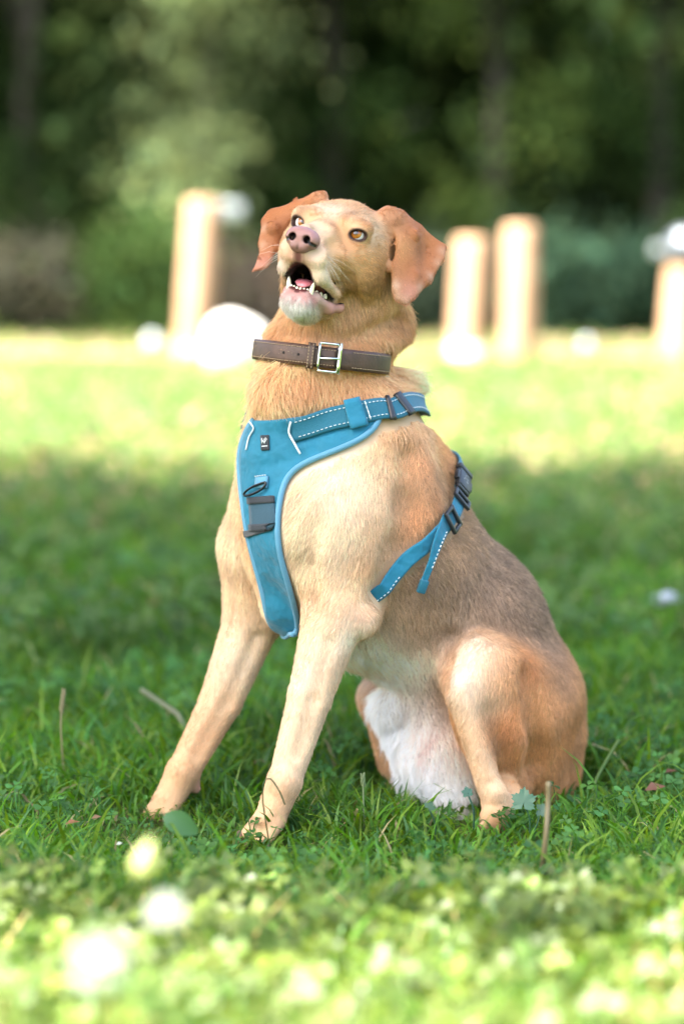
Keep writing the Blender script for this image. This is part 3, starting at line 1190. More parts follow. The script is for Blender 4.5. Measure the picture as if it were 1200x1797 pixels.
# ---- coat markings, with some fold shade and lit areas painted in: soft round patches on the skin (x, y, radius in px, colour, strength)
for (px, py, r_, c_, st) in [
    (614, 375, 12, 'brown', .6), (606, 384, 8, 'brown', .45), (650, 403, 9, 'brown', .4), (642, 392, 13, 'orange', .6), (628, 428, 10, 'orange', .4), (606, 420, 12, 'orange', .35), (527, 374, 12, 'brown', .6),
    (516, 452, 13, 'pink', .55), (541, 456, 13, 'pink', .5), (566, 470, 26, 'pale', .55), (488, 465, 18, 'grey', .6), (575, 495, 20, 'pale', .6),
    (645, 470, 40, 'gold', .7), (660, 510, 30, 'gold', .5), (600, 450, 24, 'gold', .45), (655, 430, 22, 'gold', .5), (640, 380, 22, 'gold', .4), (560, 385, 12, 'gold', .45), (548, 372, 12, 'gold', .5), (590, 400, 15, 'orange', .45), (612, 436, 17, 'orange', .45), (640, 505, 26, 'gold', .5), (665, 470, 26, 'orange', .25), (583, 430, 14, 'gold', .5), (610, 512, 16, 'gold', .4), (578, 368, 22, 'pale', .55), (660, 400, 26, 'pale', .4), (600, 395, 14, 'gold', .4), (560, 400, 20, 'pale', .3),
    (520, 545, 30, 'chin', .8), (500, 508, 7, 'lip', .8), (512, 511, 8, 'lip', .85), (528, 515, 8, 'lip', .85), (545, 519, 7, 'lip', .8), (503, 514, 7, 'lip', .7), (518, 519, 7, 'lip', .7), (535, 524, 7, 'lip', .7), (551, 527, 8, 'lip', .8), (640, 560, 40, 'tan', .3), (715, 590, 26, 'orange', .6), (700, 620, 24, 'orange', .5), (640, 620, 40, 'gold', .4),
    (722, 712, 20, 'brown', .6), (735, 668, 24, 'cream', .5), (620, 690, 60, 'gold', .4), (480, 700, 40, 'tan', .4),
    (540, 680, 20, 'orange', .4), (690, 850, 46, 'gold', .45), (745, 815, 40, 'orange', .5), (770, 850, 30, 'brown', .35), (725, 900, 40, 'gold', .5),
    (600, 850, 80, 'pale', .75), (735, 930, 34, 'orange', .45), (700, 1000, 26, 'gold', .5), (760, 880, 26, 'orange', .4), (700, 780, 40, 'gold', .35), (570, 980, 60, 'pale', .5), (640, 990, 30, 'gold', .4), (655, 930, 34, 'tan', .4), (632, 1085, 20, 'orange', .45),  # golds also carry the shoulder groove's shade, pale the lit chest
    (560, 1130, 40, 'pale', .4), (600, 1080, 26, 'tan', .4), (530, 1180, 40, 'pale', .4), (430, 1150, 40, 'pale', .5), (410, 960, 40, 'pale', .4),
    (440, 1020, 30, 'tan', .3), (350, 1280, 30, 'tan', .3), (300, 1370, 30, 'gold', .35),
    (650, 1150, 60, 'pale', .8), (620, 1110, 40, 'pale', .6), (700, 1180, 40, 'white', .6), (650, 1190, 34, 'white', .4), (740, 1010, 60, 'taupe', .5), (860, 960, 90, 'taupe', .8), (930, 1050, 80, 'taupe', .8), (820, 1040, 70, 'taupe', .6), (960, 1130, 50, 'taupe', .7), (700, 1080, 40, 'taupe', .25),
    (825, 1145, 48, 'pale', .9), (806, 1190, 26, 'white', .5), (815, 1220, 40, 'pale', .5), (925, 1170, 34, 'orange', .45), (885, 1280, 40, 'orange', .5), (862, 1262, 16, 'brown', .35), (878, 1305, 18, 'brown', .4), (896, 1345, 18, 'brown', .35), (905, 1290, 30, 'brown', .2), (870, 1230, 24, 'pale', .3),  # browns darken the hollow behind the shin
    (985, 1190, 50, 'taupe', .5), (995, 1300, 50, 'orange', .3), (645, 1142, 42, 'pale', 1), (690, 1168, 42, 'pale', .9), (740, 1165, 34, 'pale', .8), (665, 1192, 28, 'white', .6), (615, 1120, 26, 'pale', .8), (745, 1310, 30, 'pink', .5), (868, 1440, 22, 'orange', .4),
    (745, 400, 26, 'orange', .4), (735, 440, 14, 'brown', .4), (720, 515, 22, 'pink', .4), (776, 440, 9, 'pale', .2), (770, 462, 9, 'pale', .2), (756, 485, 9, 'pale', .2), (738, 506, 9, 'pale', .2), (712, 528, 9, 'pale', .2), (696, 520, 8, 'pale', .2), (694, 500, 8, 'pale', .3), (750, 415, 16, 'orange', .4), (692, 395, 14, 'brown', .35), (700, 455, 14, 'orange', .3), (463, 400, 8, 'pale', .2), (460, 430, 8, 'pale', .2), (455, 465, 10, 'pink', .4), (540, 352, 14, 'orange', .5), (490, 400, 16, 'brown', .25), (705, 430, 20, 'gold', .4), (500, 375, 30, 'orange', .3), (470, 460, 16, 'pink', .3),  # browns paint the shade of the ear creases, pales a backlit rim
]:
    p = hit(px, py)
    if p is None:
        continue
    rr = R(p, r_)
    g_ = st * np.exp(-((BV - p) ** 2).sum(1) / (2 * (rr * .8) ** 2))
    BC += g_[:, None] * (C[c_] - BC)

# inside of the mouth with its shade painted in, rims of the eyes
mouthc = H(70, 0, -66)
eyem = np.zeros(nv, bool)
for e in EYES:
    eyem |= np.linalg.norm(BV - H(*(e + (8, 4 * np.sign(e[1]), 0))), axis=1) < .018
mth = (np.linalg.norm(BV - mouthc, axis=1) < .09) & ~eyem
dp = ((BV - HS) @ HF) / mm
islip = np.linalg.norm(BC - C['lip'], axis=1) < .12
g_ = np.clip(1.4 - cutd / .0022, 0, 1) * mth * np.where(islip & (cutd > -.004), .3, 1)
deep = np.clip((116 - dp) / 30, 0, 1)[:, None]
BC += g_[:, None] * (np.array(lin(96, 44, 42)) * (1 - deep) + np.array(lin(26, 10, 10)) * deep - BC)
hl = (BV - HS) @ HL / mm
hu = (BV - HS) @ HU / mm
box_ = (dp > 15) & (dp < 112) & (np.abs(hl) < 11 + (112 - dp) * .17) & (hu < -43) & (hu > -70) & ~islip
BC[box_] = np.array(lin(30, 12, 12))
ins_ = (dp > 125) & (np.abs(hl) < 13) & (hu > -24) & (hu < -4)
BC[ins_] = np.array(lin(24, 10, 10))  # muzzle behind the nostrils painted dark, as their shade
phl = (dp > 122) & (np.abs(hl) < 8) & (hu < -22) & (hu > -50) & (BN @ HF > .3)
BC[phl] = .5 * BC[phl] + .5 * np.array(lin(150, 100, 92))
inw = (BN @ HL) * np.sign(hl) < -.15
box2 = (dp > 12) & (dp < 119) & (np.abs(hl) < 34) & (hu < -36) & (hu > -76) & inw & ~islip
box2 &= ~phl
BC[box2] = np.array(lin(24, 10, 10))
inbox = box_ | box2
g_ = np.clip(2.0 - cutd / .0022, 0, 1) * eyem
BC += g_[:, None] * (np.array(lin(58, 34, 27)) - BC)
inm = ((cutd < .0032) & (mth | eyem)) | inbox
lipness = np.linalg.norm(BC - C['lip'], axis=1)

skin_mat = attr_mat('dog_skin', 'skin_colour', .6, (180, .25, .002))
dog = thing('dog', (C0[0], C0[1], 0), 'tan and grey short-haired dog sitting on the shaded grass, looking up with its mouth open', 'dog')
body = mesh_np('body', BV, BQ, skin_mat, True, dog, {'skin_colour': ('FLOAT_COLOR', np.c_[BC * .74, np.ones(nv)])})  # skin darkened to match the self-shadow of the fur

# ---- nose
PRB = PR
PR = []
he((142, 0, -10), (13, 20, 13), k=.004, col='pink')
for s_ in (-1, 1):
    he((140, 12.5 * s_, -13), (14, 10, 11.5), k=.005, col='pink')
    he((145, 6 * s_, -23), (8, 7, 7), k=.004, col='pink')
he((140, 0, -19), (12, 12, 13), k=.005, col='pink')
for s_ in (-1, 1):
    hc((160, 8.5 * s_, -12), (147, 11 * s_, -14), 5.0, 4.2, k=.002, op='s')
    hc((157, 12 * s_, -16), (142, 23 * s_, -19), 1.5, 1.1, k=.0015, op='s')
hc((158, 0, -16), (152, 0, -33), 1.3, 1.6, k=.002, op='s')
lo = np.min([p['lo'] for p in PR if p['op'] == 'u'], 0) - .006
hi = np.max([p['hi'] for p in PR if p['op'] == 'u'], 0) + .006
GN_ = field(PR, lo, hi, .0009)
NV, NQ = nets(GN_, lo, .0009)
NV = relax(NV, NQ, 2, .5)
cd_ = np.full(len(NV), 1.0)
for p in PR:
    if p['op'] == 's':
        cd_ = np.minimum(cd_, np.abs(p['fn'](NV)))
dep = np.clip(1.4 - cd_ / .0014, 0, 1)
loc = (NV - HS) @ HF / mm
hole = dep * np.clip((155 - loc) / 4, 0, 1)  # nostrils blackened inwards, shade put into the colour
nc = np.array(lin(148, 104, 96)) * (1 - hole[:, None]) + np.array(lin(24, 10, 10)) * hole[:, None]
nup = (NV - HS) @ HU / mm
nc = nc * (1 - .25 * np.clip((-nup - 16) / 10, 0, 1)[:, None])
nose_mat = attr_mat('nose_leather', 'skin_colour', .27, (900, .6, .0015), .6)
mesh_np('nose', NV, NQ, nose_mat, True, dog, {'skin_colour': ('FLOAT_COLOR', np.c_[nc, np.ones(len(NV))])})
NBVH = BVHTree.FromPolygons([tuple(v) for v in NV[::1]], [tuple(q) for q in NQ])

# ---- eyes
m_, n_, o_ = mat_new('eyeball')
b_ = n_.nodes.new('ShaderNodeBsdfPrincipled')
a_ = n_.nodes.new('ShaderNodeAttribute')
a_.attribute_name = 'eye_colour'
n_.links.new(a_.outputs['Color'], b_.inputs['Base Color'])
n_.links.new(b_.outputs[0], o_.inputs[0])
b_.inputs['Roughness'].default_value = .12
b_.inputs['Coat Weight'].default_value = 1
b_.inputs['Coat Roughness'].default_value = .01
for e in EYES:
    cpos = H(*e)
    gz = nrm(np.array([-.20, -1.0, .30])) if e[1] > 0 else nrm(np.array([-.02, -1.0, .24]))
    a1 = nrm(np.cross(gz, UP))
    a2 = np.cross(a1, gz)
    rings = np.concatenate([np.radians([2, 6, 10, 14, 15.5, 18, 24, 30, 36, 39, 42, 44.5]), np.radians(np.arange(51, 180, 9))])
    Vv = [gz]
    cc = []
    for th in rings:
        for j in range(40):
            ph = 2 * PI * j / 40
            bulge = 1 + .05 * max(0, math.cos(th * 2.2)) if th < .7 else 1
            Vv.append(bulge * (gz * math.cos(th) + math.sin(th) * (a1 * math.cos(ph) + a2 * math.sin(ph))))
    Vv = np.array(Vv)
    ang = np.degrees(np.arccos(np.clip(nrm(Vv) @ gz, -1, 1)))
    col = np.zeros((len(Vv), 3))
    pup, ir1, ir2, lim, scl = [np.array(lin(*v)) for v in ((8, 6, 6), (98, 50, 14), (166, 100, 30), (48, 26, 14), (206, 198, 194))]
    streak = np.sin(np.arange(len(Vv)) * 2.7) * .12
    t_ = np.clip((ang - 15) / 18, 0, 1) + streak
    col[:] = ir1 + (ir2 - ir1) * np.clip(t_, 0, 1)[:, None]
    col[ang < 15] = pup
    col[ang > 40] = lim
    col[ang > 43] = scl
    mb = MB()
    T_ = [(0, 1 + j, 1 + (j + 1) % 40) for j in range(40)]
    Q_ = []
    for i in range(len(rings) - 1):
        for j in range(40):
            k = (j + 1) % 40
            Q_.append((1 + i * 40 + j, 1 + (i + 1) * 40 + j, 1 + (i + 1) * 40 + k, 1 + i * 40 + k))
    mesh_np('eye', Vv * 11.2 * mm + cpos - HF * .0008, [np.array(Q_), np.array(T_)], m_, True, dog, {'eye_colour': ('FLOAT_COLOR', np.c_[col, np.ones(len(Vv))])})

# ---- teeth, tongue, claws
tooth_mat = pbr('tooth', lin(238, 230, 208), .25, noise=(60, .5, lin(222, 206, 168)), coat=.3)
gum_mat = pbr('tongue', lin(206, 120, 128), .35, noise=(150, .6, lin(180, 92, 100)), bump=(400, .5, .001), coat=.3)


def tooth(base, tip, r, name='tooth'):
    b0, t0 = H(*base), H(*tip)
    mb = MB()
    n = 6
    P = [b0 + (t0 - b0) * (i / n) for i in range(n + 1)]
    mb.tube(P, [r * mm * math.sqrt(max(1 - (i / n) ** 1.7, .004)) for i in range(n + 1)], 10, flat=.8)
    mb.build(name, tooth_mat, dog)


for s_ in (-1, 1):
    tooth((104, 15 * s_, -79), (108, 18 * s_, -61), 3.6, 'canine_tooth')
    for i, l_ in enumerate((2.4, 7, 11.2)):
        tooth((109 - i * 1.2, l_ * s_, -77), (111 - i * 1.2, l_ * s_ * 1.02, -71.5 + i * .4), 2.3)
    for i, f_ in enumerate((92, 82, 71)):
        tooth((f_, (18 + i * 2.5) * s_, -77), (f_, (18.5 + i * 2.5) * s_, -70), 3.4)
    tooth((112, 13 * s_, -42), (112, 14 * s_, -50), 3.4, 'canine_tooth')
mb = MB()
P = [H(f, 0, u) for f, u in ((30, -74), (50, -69), (70, -65), (88, -63.5), (100, -66), (105, -71))]
mb.tube(P, [12 * mm, 15 * mm, 16 * mm, 15 * mm, 11 * mm, 4 * mm], 18, flat=.32, side=HL)
mb.build('tongue', gum_mat, dog)
claw_mat = pbr('claw', lin(110, 84, 66), .35)
for (px, py, s_) in ((424, 1476, .092), (438, 1484, .10), (458, 1486, .108), (474, 1480, .115), (845, 1454, .20), (858, 1460, .21), (872, 1460, .216)):
    q = np.array(BVH.find_nearest(Vector(M(px, py - 10, s_)))[0])
    mb = MB()
    mb.tube([q - np.array([.004, -.006, -.002]), q + np.array([-.003, -.007, -.004]), q + np.array([-.006, -.012, -.010])], [.004, .0032, .001], 8)
    mb.build('claw', claw_mat, dog)
# ================================================================== harness and collar (worn: things of their own)
def snap(P, off):
    r = BVH.find_nearest(Vector(P))
    return np.array(r[0]) + np.array(r[1]) * off


def bnormal(P):
    return np.array(BVH.find_nearest(Vector(P))[1])


def mirror(P):
    return P - 2 * ((P - C0) @ LEFT) * LEFT


def resample(P, step):
    """Catmull-Rom through P, evenly spaced"""
    P = np.asarray(P, float)
    Q = np.concatenate([[2 * P[0] - P[1]], P, [2 * P[-1] - P[-2]]])
    out = []
    for i in range(1, len(Q) - 2):
        p0, p1, p2, p3 = Q[i - 1:i + 3]
        for t in np.linspace(0, 1, 16, endpoint=False):
            out.append(.5 * (2 * p1 + (p2 - p0) * t + (2 * p0 - 5 * p1 + 4 * p2 - p3) * t * t + (3 * p1 - p0 - 3 * p2 + p3) * t ** 3))
    out.append(Q[-2])
    out = np.array(out)
    L_ = np.concatenate([[0], np.cumsum(np.linalg.norm(np.diff(out, axis=0), axis=1))])
    n = max(int(L_[-1] / step), 3)
    t = np.linspace(0, L_[-1], n + 1)
    return np.stack([np.interp(t, L_, out[:, d]) for d in range(3)], 1)


def smooth_path(P, it=3, closed=False):
    for _ in range(it):
        if closed:
            P = .5 * P + .25 * (np.roll(P, 1, 0) + np.roll(P, -1, 0))
        else:
            Q = P.copy()
            Q[1:-1] = .5 * P[1:-1] + .25 * (P[2:] + P[:-2])
            P = Q
    return P


WORN = []          # points covered by gear, where the coat is pressed flat


def sheet(Gp, thick, name, mat, parent, nrm_=None, closed=False, mark=True):
    """a sheet of cloth: Gp (rows, cols, 3) is its outer face; it gets a back face and an edge"""
    r_, c_ = Gp.shape[:2]
    if nrm_ is None:
        nrm_ = gridnormals(Gp)
    V = np.concatenate([Gp.reshape(-1, 3), (Gp - nrm_ * thick).reshape(-1, 3)])
    n = r_ * c_
    Q = []
    rr = r_ if closed else r_ - 1
    for i in range(rr):
        k = (i + 1) % r_
        for j in range(c_ - 1):
            a, b, c, d = i * c_ + j, i * c_ + j + 1, k * c_ + j + 1, k * c_ + j
            Q.append((a, b, c, d))
            Q.append((n + d, n + c, n + b, n + a))
        Q.append((i * c_, k * c_, n + k * c_, n + i * c_))
        a, b = i * c_ + c_ - 1, k * c_ + c_ - 1
        Q.append((b, a, n + a, n + b))
    if not closed:
        for j in range(c_ - 1):
            Q.append((j + 1, j, n + j, n + j + 1))
            a = (r_ - 1) * c_ + j
            Q.append((a, a + 1, n + a + 1, n + a))
    if mark:
        D = Gp
        for _ in range(2):
            D = np.concatenate([D, (D[1:] + D[:-1]) / 2]) if _ == 0 else np.concatenate([D, (D[:, 1:] + D[:, :-1]) / 2], 1)
        WORN.append(D.reshape(-1, 3))
        WORN.append((D - (D.mean((0, 1)) * 0) - np.mean(nrm_, (0, 1)) * .004).reshape(-1, 3))
    o = mesh_np(name, V, np.array(Q), mat, True, parent)
    return o


def gridnormals(Gp):
    du = np.gradient(Gp, axis=1)
    dv = np.gradient(Gp, axis=0)
    N = nrm(np.cross(du, dv))
    ref = np.array([bnormal(p) for p in Gp[::4, ::2].reshape(-1, 3)]).mean(0)
    mid = N.reshape(-1, 3).mean(0)
    return N if mid @ ref > 0 else -N


def strap(P, width, off, thick, name, mat, parent, step=.004, conform=True, it=4, cols=7, closed=False, mark=True, head=(), tail=()):
    """webbing laid along P on the body; returns the object and the (rows, cols, 3) grid of its face"""
    P = resample(P, step)
    if conform:
        P = np.array([snap(p, off) for p in P])
        P = smooth_path(P, it, closed)
    N = np.array([bnormal(p) for p in P])
    n0, n1 = len(P), 0
    if len(head):        # stretches that run on under a limb, off the surface
        hd_ = resample(list(head) + [P[0]], step)[:-1]
        P = np.concatenate([hd_, P])
        N = np.concatenate([np.repeat(N[:1], len(hd_), 0), N])
        n1 = len(hd_)
    if len(tail):
        tl_ = resample([P[-1]] + list(tail), step)[1:]
        P = np.concatenate([P, tl_])
        N = np.concatenate([N, np.repeat(N[-1:], len(tl_), 0)])
    N = nrm(smooth_path(N, 8, closed))
    if closed:
        T = nrm(np.roll(P, -1, 0) - np.roll(P, 1, 0))
    else:
        T = nrm(np.gradient(P, axis=0))
    A = nrm(np.cross(N, T))
    w_ = np.broadcast_to(np.asarray(width, float), (len(P),)) if np.ndim(width) == 0 else np.interp(np.linspace(0, 1, len(P)), np.linspace(0, 1, len(width)), width)
    u = np.linspace(-.5, .5, cols)
    Gp = P[:, None] + A[:, None] * (u[None, :, None] * w_[:, None, None])
    if conform:
        for i in range(n1, n1 + n0):
            for j in range(cols):
                q = Gp[i, j]
                r = BVH.find_nearest(Vector(q))
                d = (q - np.array(r[0])) @ np.array(r[1])
                if d < off:
                    Gp[i, j] = q + np.array(r[1]) * min(off - d, .02)
    # rounded edges
    NN = np.repeat(N[:, None], cols, 1)
    o = sheet(Gp, thick, name, mat, parent, NN, closed, mark)
    return o, Gp, NN


def stitches(line, N, name, mat, parent, ln=.0032, gap=.0026, w_=.0005, up=.0008):
    L_ = np.concatenate([[0], np.cumsum(np.linalg.norm(np.diff(line, axis=0), axis=1))])
    mb = MB()
    t = 0.001
    while t + ln < L_[-1]:
        a = np.array([np.interp(t, L_, line[:, d]) for d in range(3)])
        b = np.array([np.interp(t + ln, L_, line[:, d]) for d in range(3)])
        n_ = nrm(np.array([np.interp(t, L_, N[:, d]) for d in range(3)]))
        T = nrm(b - a)
        mb.box((a + b) / 2 + n_ * up * .4, T * ln / 2, np.cross(n_, T) * w_, n_ * up)
        t += ln + gap
    o = mb.build(name, mat, parent, False)
    o['kind'] = 'stuff'
    return o


def fabric(name, col, scale=900, strength=.5, var=.10, wr=None):
    m, n, out = mat_new(name)
    b = n.nodes.new('ShaderNodeBsdfPrincipled')
    n.links.new(b.outputs[0], out.inputs[0])
    tc = n.nodes.new('ShaderNodeTexCoord')
    nz = n.nodes.new('ShaderNodeTexNoise')
    nz.inputs['Scale'].default_value = 45
    nz.inputs['Detail'].default_value = 6
    n.links.new(tc.outputs['Object'], nz.inputs['Vector'])
    mx = n.nodes.new('ShaderNodeMix')
    mx.data_type = 'RGBA'
    mx.inputs[6].default_value = (*[c * (1 - var * 2) for c in col], 1)
    mx.inputs[7].default_value = (*[min(c * (1 + var), 1) for c in col], 1)
    n.links.new(nz.outputs['Fac'], mx.inputs[0])
    n.links.new(mx.outputs[2], b.inputs['Base Color'])
    b.inputs['Roughness'].default_value = .75
    b.inputs['Sheen Weight'].default_value = .15
    wv = n.nodes.new('ShaderNodeTexNoise')
    wv.inputs['Scale'].default_value = scale
    n.links.new(tc.outputs['Object'], wv.inputs['Vector'])
    u = n.nodes.new('ShaderNodeBump')
    u.inputs['Strength'].default_value = strength
    u.inputs['Distance'].default_value = .0006
    n.links.new(wv.outputs['Fac'], u.inputs['Height'])
    if wr:
        w2 = n.nodes.new('ShaderNodeTexNoise')
        w2.inputs['Scale'].default_value = wr[0]
        w2.inputs['Detail'].default_value = 2
        n.links.new(tc.outputs['Object'], w2.inputs['Vector'])
        u2 = n.nodes.new('ShaderNodeBump')
        u2.inputs['Strength'].default_value = 1
        u2.inputs['Distance'].default_value = wr[1]
        n.links.new(w2.outputs['Fac'], u2.inputs['Height'])
        n.links.new(u2.outputs[0], u.inputs['Normal'])
    n.links.new(u.outputs[0], b.inputs['Normal'])
    return m


blue = fabric('blue_nylon', lin(0, 106, 132), wr=(40, .006))
teal = fabric('teal_webbing', lin(5, 92, 112), 700, .8)
pipe = fabric('pale_blue_binding', lin(84, 140, 166))
white_thread = pbr('white_thread', lin(196, 204, 204), .5)
black_plastic = pbr('black_plastic', lin(34, 36, 38), .35, bump=(500, .15, .0005))
black_fabric = fabric('black_nylon', lin(30, 36, 42))
mesh_dark = fabric('dark_teal_mesh', lin(26, 66, 82), 500, .9)

harn = thing('dog_harness', tuple(M(560, 850)), 'blue padded dog harness strapped round the chest and shoulders of the sitting dog', 'dog harness')

# chest plate, with the padded wing that follows the neck
rows = [((452, 738), (655, 712)), ((443, 752), (668, 735)), ((436, 768), (660, 762)), ((430, 785), (614, 788)), ((428, 806), (560, 804)), ((428, 830), (524, 820)),
        ((430, 850), (508, 834)), ((432, 870), (499, 858)), ((435, 893), (495, 890)), ((441, 935), (493, 930)), ((449, 965), (495, 962)), ((456, 990), (503, 998)),
        ((468, 1040), (520, 1032)), ((477, 1080), (527, 1075)), ((485, 1102), (524, 1100)), ((495, 1112), (515, 1114))]
a_ = np.array([r[0] for r in rows], float)
b_ = np.array([r[1] for r in rows], float)
tt = np.linspace(0, len(rows) - 1, 3 * (len(rows) - 1) + 1)
a_ = np.stack([np.interp(tt, np.arange(len(rows)), a_[:, d]) for d in (0, 1)], 1)
b_ = np.stack([np.interp(tt, np.arange(len(rows)), b_[:, d]) for d in (0, 1)], 1)
a_, b_ = smooth_path(a_, 3), smooth_path(b_, 3)
ncol = 19
PG = np.zeros((len(tt), ncol, 3))
for i in range(len(tt)):
    for j in range(ncol):
        f_ = j / (ncol - 1)
        px, py = a_[i] + (b_[i] - a_[i]) * f_
        h_ = hit(px, py)
        ref = M(px, py, .06 * (f_ - .35))
        if h_ is None or h_[1] > ref[1] + .05:
            h_ = ref
        PG[i, j] = h_
for _ in range(6):
    Q = PG.copy()
    Q[1:-1] = .5 * PG[1:-1] + .25 * (PG[2:] + PG[:-2])
    Q[:, 1:-1] = .5 * Q[:, 1:-1] + .25 * (Q[:, 2:] + Q[:, :-2])
    PG = Q
OFF = .008
for i in range(len(tt)):
    for j in range(ncol):
        q = PG[i, j]
        r = BVH.find_nearest(Vector(q))
        n_ = np.array(r[1])
        d = (q - np.array(r[0])) @ n_
        if d < OFF:
            PG[i, j] = q + n_ * (OFF - d)
# soft quilting folds across the lower half of the plate
PN = gridnormals(PG)
PN = nrm(PN)
vv = tt[:, None] / tt[-1]
fold = (.0016 * np.sin(vv * 52 + np.sin(np.linspace(0, 3, ncol))[None] * 1.2) * np.clip((vv - .6) * 6, 0, 1)
        + .0012 * np.sin(vv * 30 + 3 * np.linspace(0, 1, ncol)[None]) * np.clip((.5 - vv) * 5, 0, 1))
fold *= np.sin(np.linspace(.12, PI - .12, ncol))[None]
PG += PN * fold[..., None]
sheet(PG, .0045, 'chest_plate', blue, harn, PN)
plateV = PG.reshape(-1, 3)
plateQ = [(i * ncol + j, i * ncol + j + 1, (i + 1) * ncol + j + 1, (i + 1) * ncol + j) for i in range(len(tt) - 1) for j in range(ncol - 1)]
PBVH = BVHTree.FromPolygons([tuple(v) for v in plateV], plateQ)


def on_plate(px, py, off):
    r = PBVH.ray_cast(Vector(CAM), Vector(nrm(ray(px, py))))
    if r[0] is None:
        r = PBVH.find_nearest(Vector(M(px, py)))
    n_ = np.array(r[1])
    if n_ @ nrm(CAM - np.array(r[0])) < 0:
        n_ = -n_
    return np.array(r[0]) + n_ * off, n_


def plate_tube(pts, r, name, mat, off=.0008, flat=1.0):
    P = resample([on_plate(x, y, off)[0] for x, y in pts], .003)
    mb = MB()
    mb.tube(P, r, 8, flat=flat)
    return mb.build(name, mat, harn)


def plate_patch(pts4, off, thick, name, mat, nu=8, nv_=8, parent=None):
    """a patch on the plate, corners given top-left, top-right, bottom-right, bottom-left"""
    p = np.array(pts4, float)
    Gp = np.zeros((nv_, nu, 3))
    Gn = np.zeros((nv_, nu, 3))
    for i in range(nv_):
        for j in range(nu):
            u, v = j / (nu - 1), i / (nv_ - 1)
            q = (p[0] * (1 - u) + p[1] * u) * (1 - v) + (p[3] * (1 - u) + p[2] * u) * v
            Gp[i, j], Gn[i, j] = on_plate(q[0], q[1], off)
    for _ in range(2):
        Gp[1:-1, 1:-1] = (Gp[1:-1, 1:-1] * 2 + Gp[2:, 1:-1] + Gp[:-2, 1:-1] + Gp[1:-1, 2:] + Gp[1:-1, :-2]) / 6
    return sheet(Gp, thick, name, mat, parent or harn, Gn, mark=False)


# bound edges: right edge of plate and wing, left edge
edgeR = PG[6:, -1] + PN[6:, -1] * .0002
edgeL = PG[:, 0] + PN[:, 0] * .0002
for E, nm in ((PG[3:, -1], 'binding'), (PG[:, 0], 'binding')):
    mb = MB()
    mb.tube(smooth_path(E, 4) - .0015 * PN[0, 0], .0042, 10, flat=.75)
    mb.build(nm, pipe, harn)
mb = MB()
mb.tube(PG[-1], .0035, 8)
mb.build('binding', pipe, harn)
plate_tube([(511, 738), (508, 750), (509, 762), (518, 780), (529, 797)], .0014, 'reflective_piping', white_thread, .0075)
plate_tube([(459, 737), (447, 752), (439, 768), (434, 790)], .0011, 'reflective_piping', white_thread, .0022)

# neck strap, both sides
near_path = [hit(*p) for p in ((510, 756), (524, 751), (568, 740), (610, 732), (668, 723), (692, 722))]
near_path.append(snap(M(712, 726, -.01), .006))
far_path = [snap(mirror(p), .006) for p in near_path[-2::-1]]
_, NG, NNm = strap(near_path + far_path[:-1], .029, .0125, .003, 'neck_strap', teal, harn)
k_near = int(len(NG) * .47)
for c in (1, 5):
    stitches(NG[2:k_near, c], NNm[2:k_near, c], 'stitching', white_thread, harn)
def at_strap(Gp, px):
    pp = project(Gp[:, Gp.shape[1] // 2])
    half = len(pp) // 2 + 4
    return int(np.abs(pp[:half, 0] - px).argmin())
def band(Gp, NN, i0, i1, wid, off, thick, name, mat, parent=None):
    """a loop or keeper across a strap"""
    seg = Gp[i0:i1 + 1]
    nn = NN[i0:i1 + 1]
    c = seg.mean(1, keepdims=True)
    g = c + (seg - c) * wid + nn * off
    return sheet(g, thick, name, mat, parent or harn, nn, mark=False)
i = at_strap(NG, 618)
band(NG, NNm, i - 2, i + 3, 1.32, .0035, .003, 'strap_keeper', blue)
stitches(np.linspace(NG[i + 4, 0], NG[i + 4, -1], 12) + NNm[i + 4, 0] * .003, np.repeat(NNm[i + 4, :1], 12, 0), 'stitching', white_thread, harn, .006, .0004)
i = at_strap(NG, 680)
band(NG, NNm, i, i + 2, 1.2, .003, .004, 'strap_slider', black_plastic)
i = at_strap(NG, 704)
band(NG, NNm, i, i + 3, 1.18, .0035, .005, 'strap_slider', black_plastic)

# girth strap: over the back, down behind the near elbow to the breastbone, and up the far side
g_near = [snap(M(772, 798, -.02), .006), hit(797, 838), hit(796, 880), hit(776, 917), hit(752, 943), hit(727, 967), hit(703, 991), hit(680, 1015), hit(668, 1031)]
g_near = [p for p in g_near if p is not None]
g_far = [snap(mirror(p), .006) for p in g_near[:0:-1]]
d_ = nrm(g_near[-1] - g_near[-3])
n_ = bnormal(g_near[-1])
in_ = [g_near[-1] + n_ * .002 + d_ * .018, g_near[-1] + d_ * .040 - n_ * .020, M(590, 1112, .035), M(556, 1120, .0)]
GG_ = strap(g_near[::-1] + g_far[::-1][:-1], .020, .011, .0026, 'girth_strap', blue, harn, it=6, head=in_[::-1], tail=[mirror(p) for p in in_])
_, GG, GNm = GG_
gpp = project(GG[:, 3])
def near_i(px, py):
    half = len(gpp) // 2 + 6
    return int(((gpp[:half] - (px, py)) ** 2).sum(1).argmin())
i_a, i_b = sorted((near_i(700, 995), near_i(658, 1052)))
stitches(GG[i_a:i_b, 1], GNm[i_a:i_b, 1], 'stitching', white_thread, harn)
# strap on the back, hidden side
strap([snap(M(728, 735, -.05), .006), snap(M(750, 780, -.06), .006), snap(M(770, 815, -.06), .006)], .05, .010, .004, 'back_panel', blue, harn)


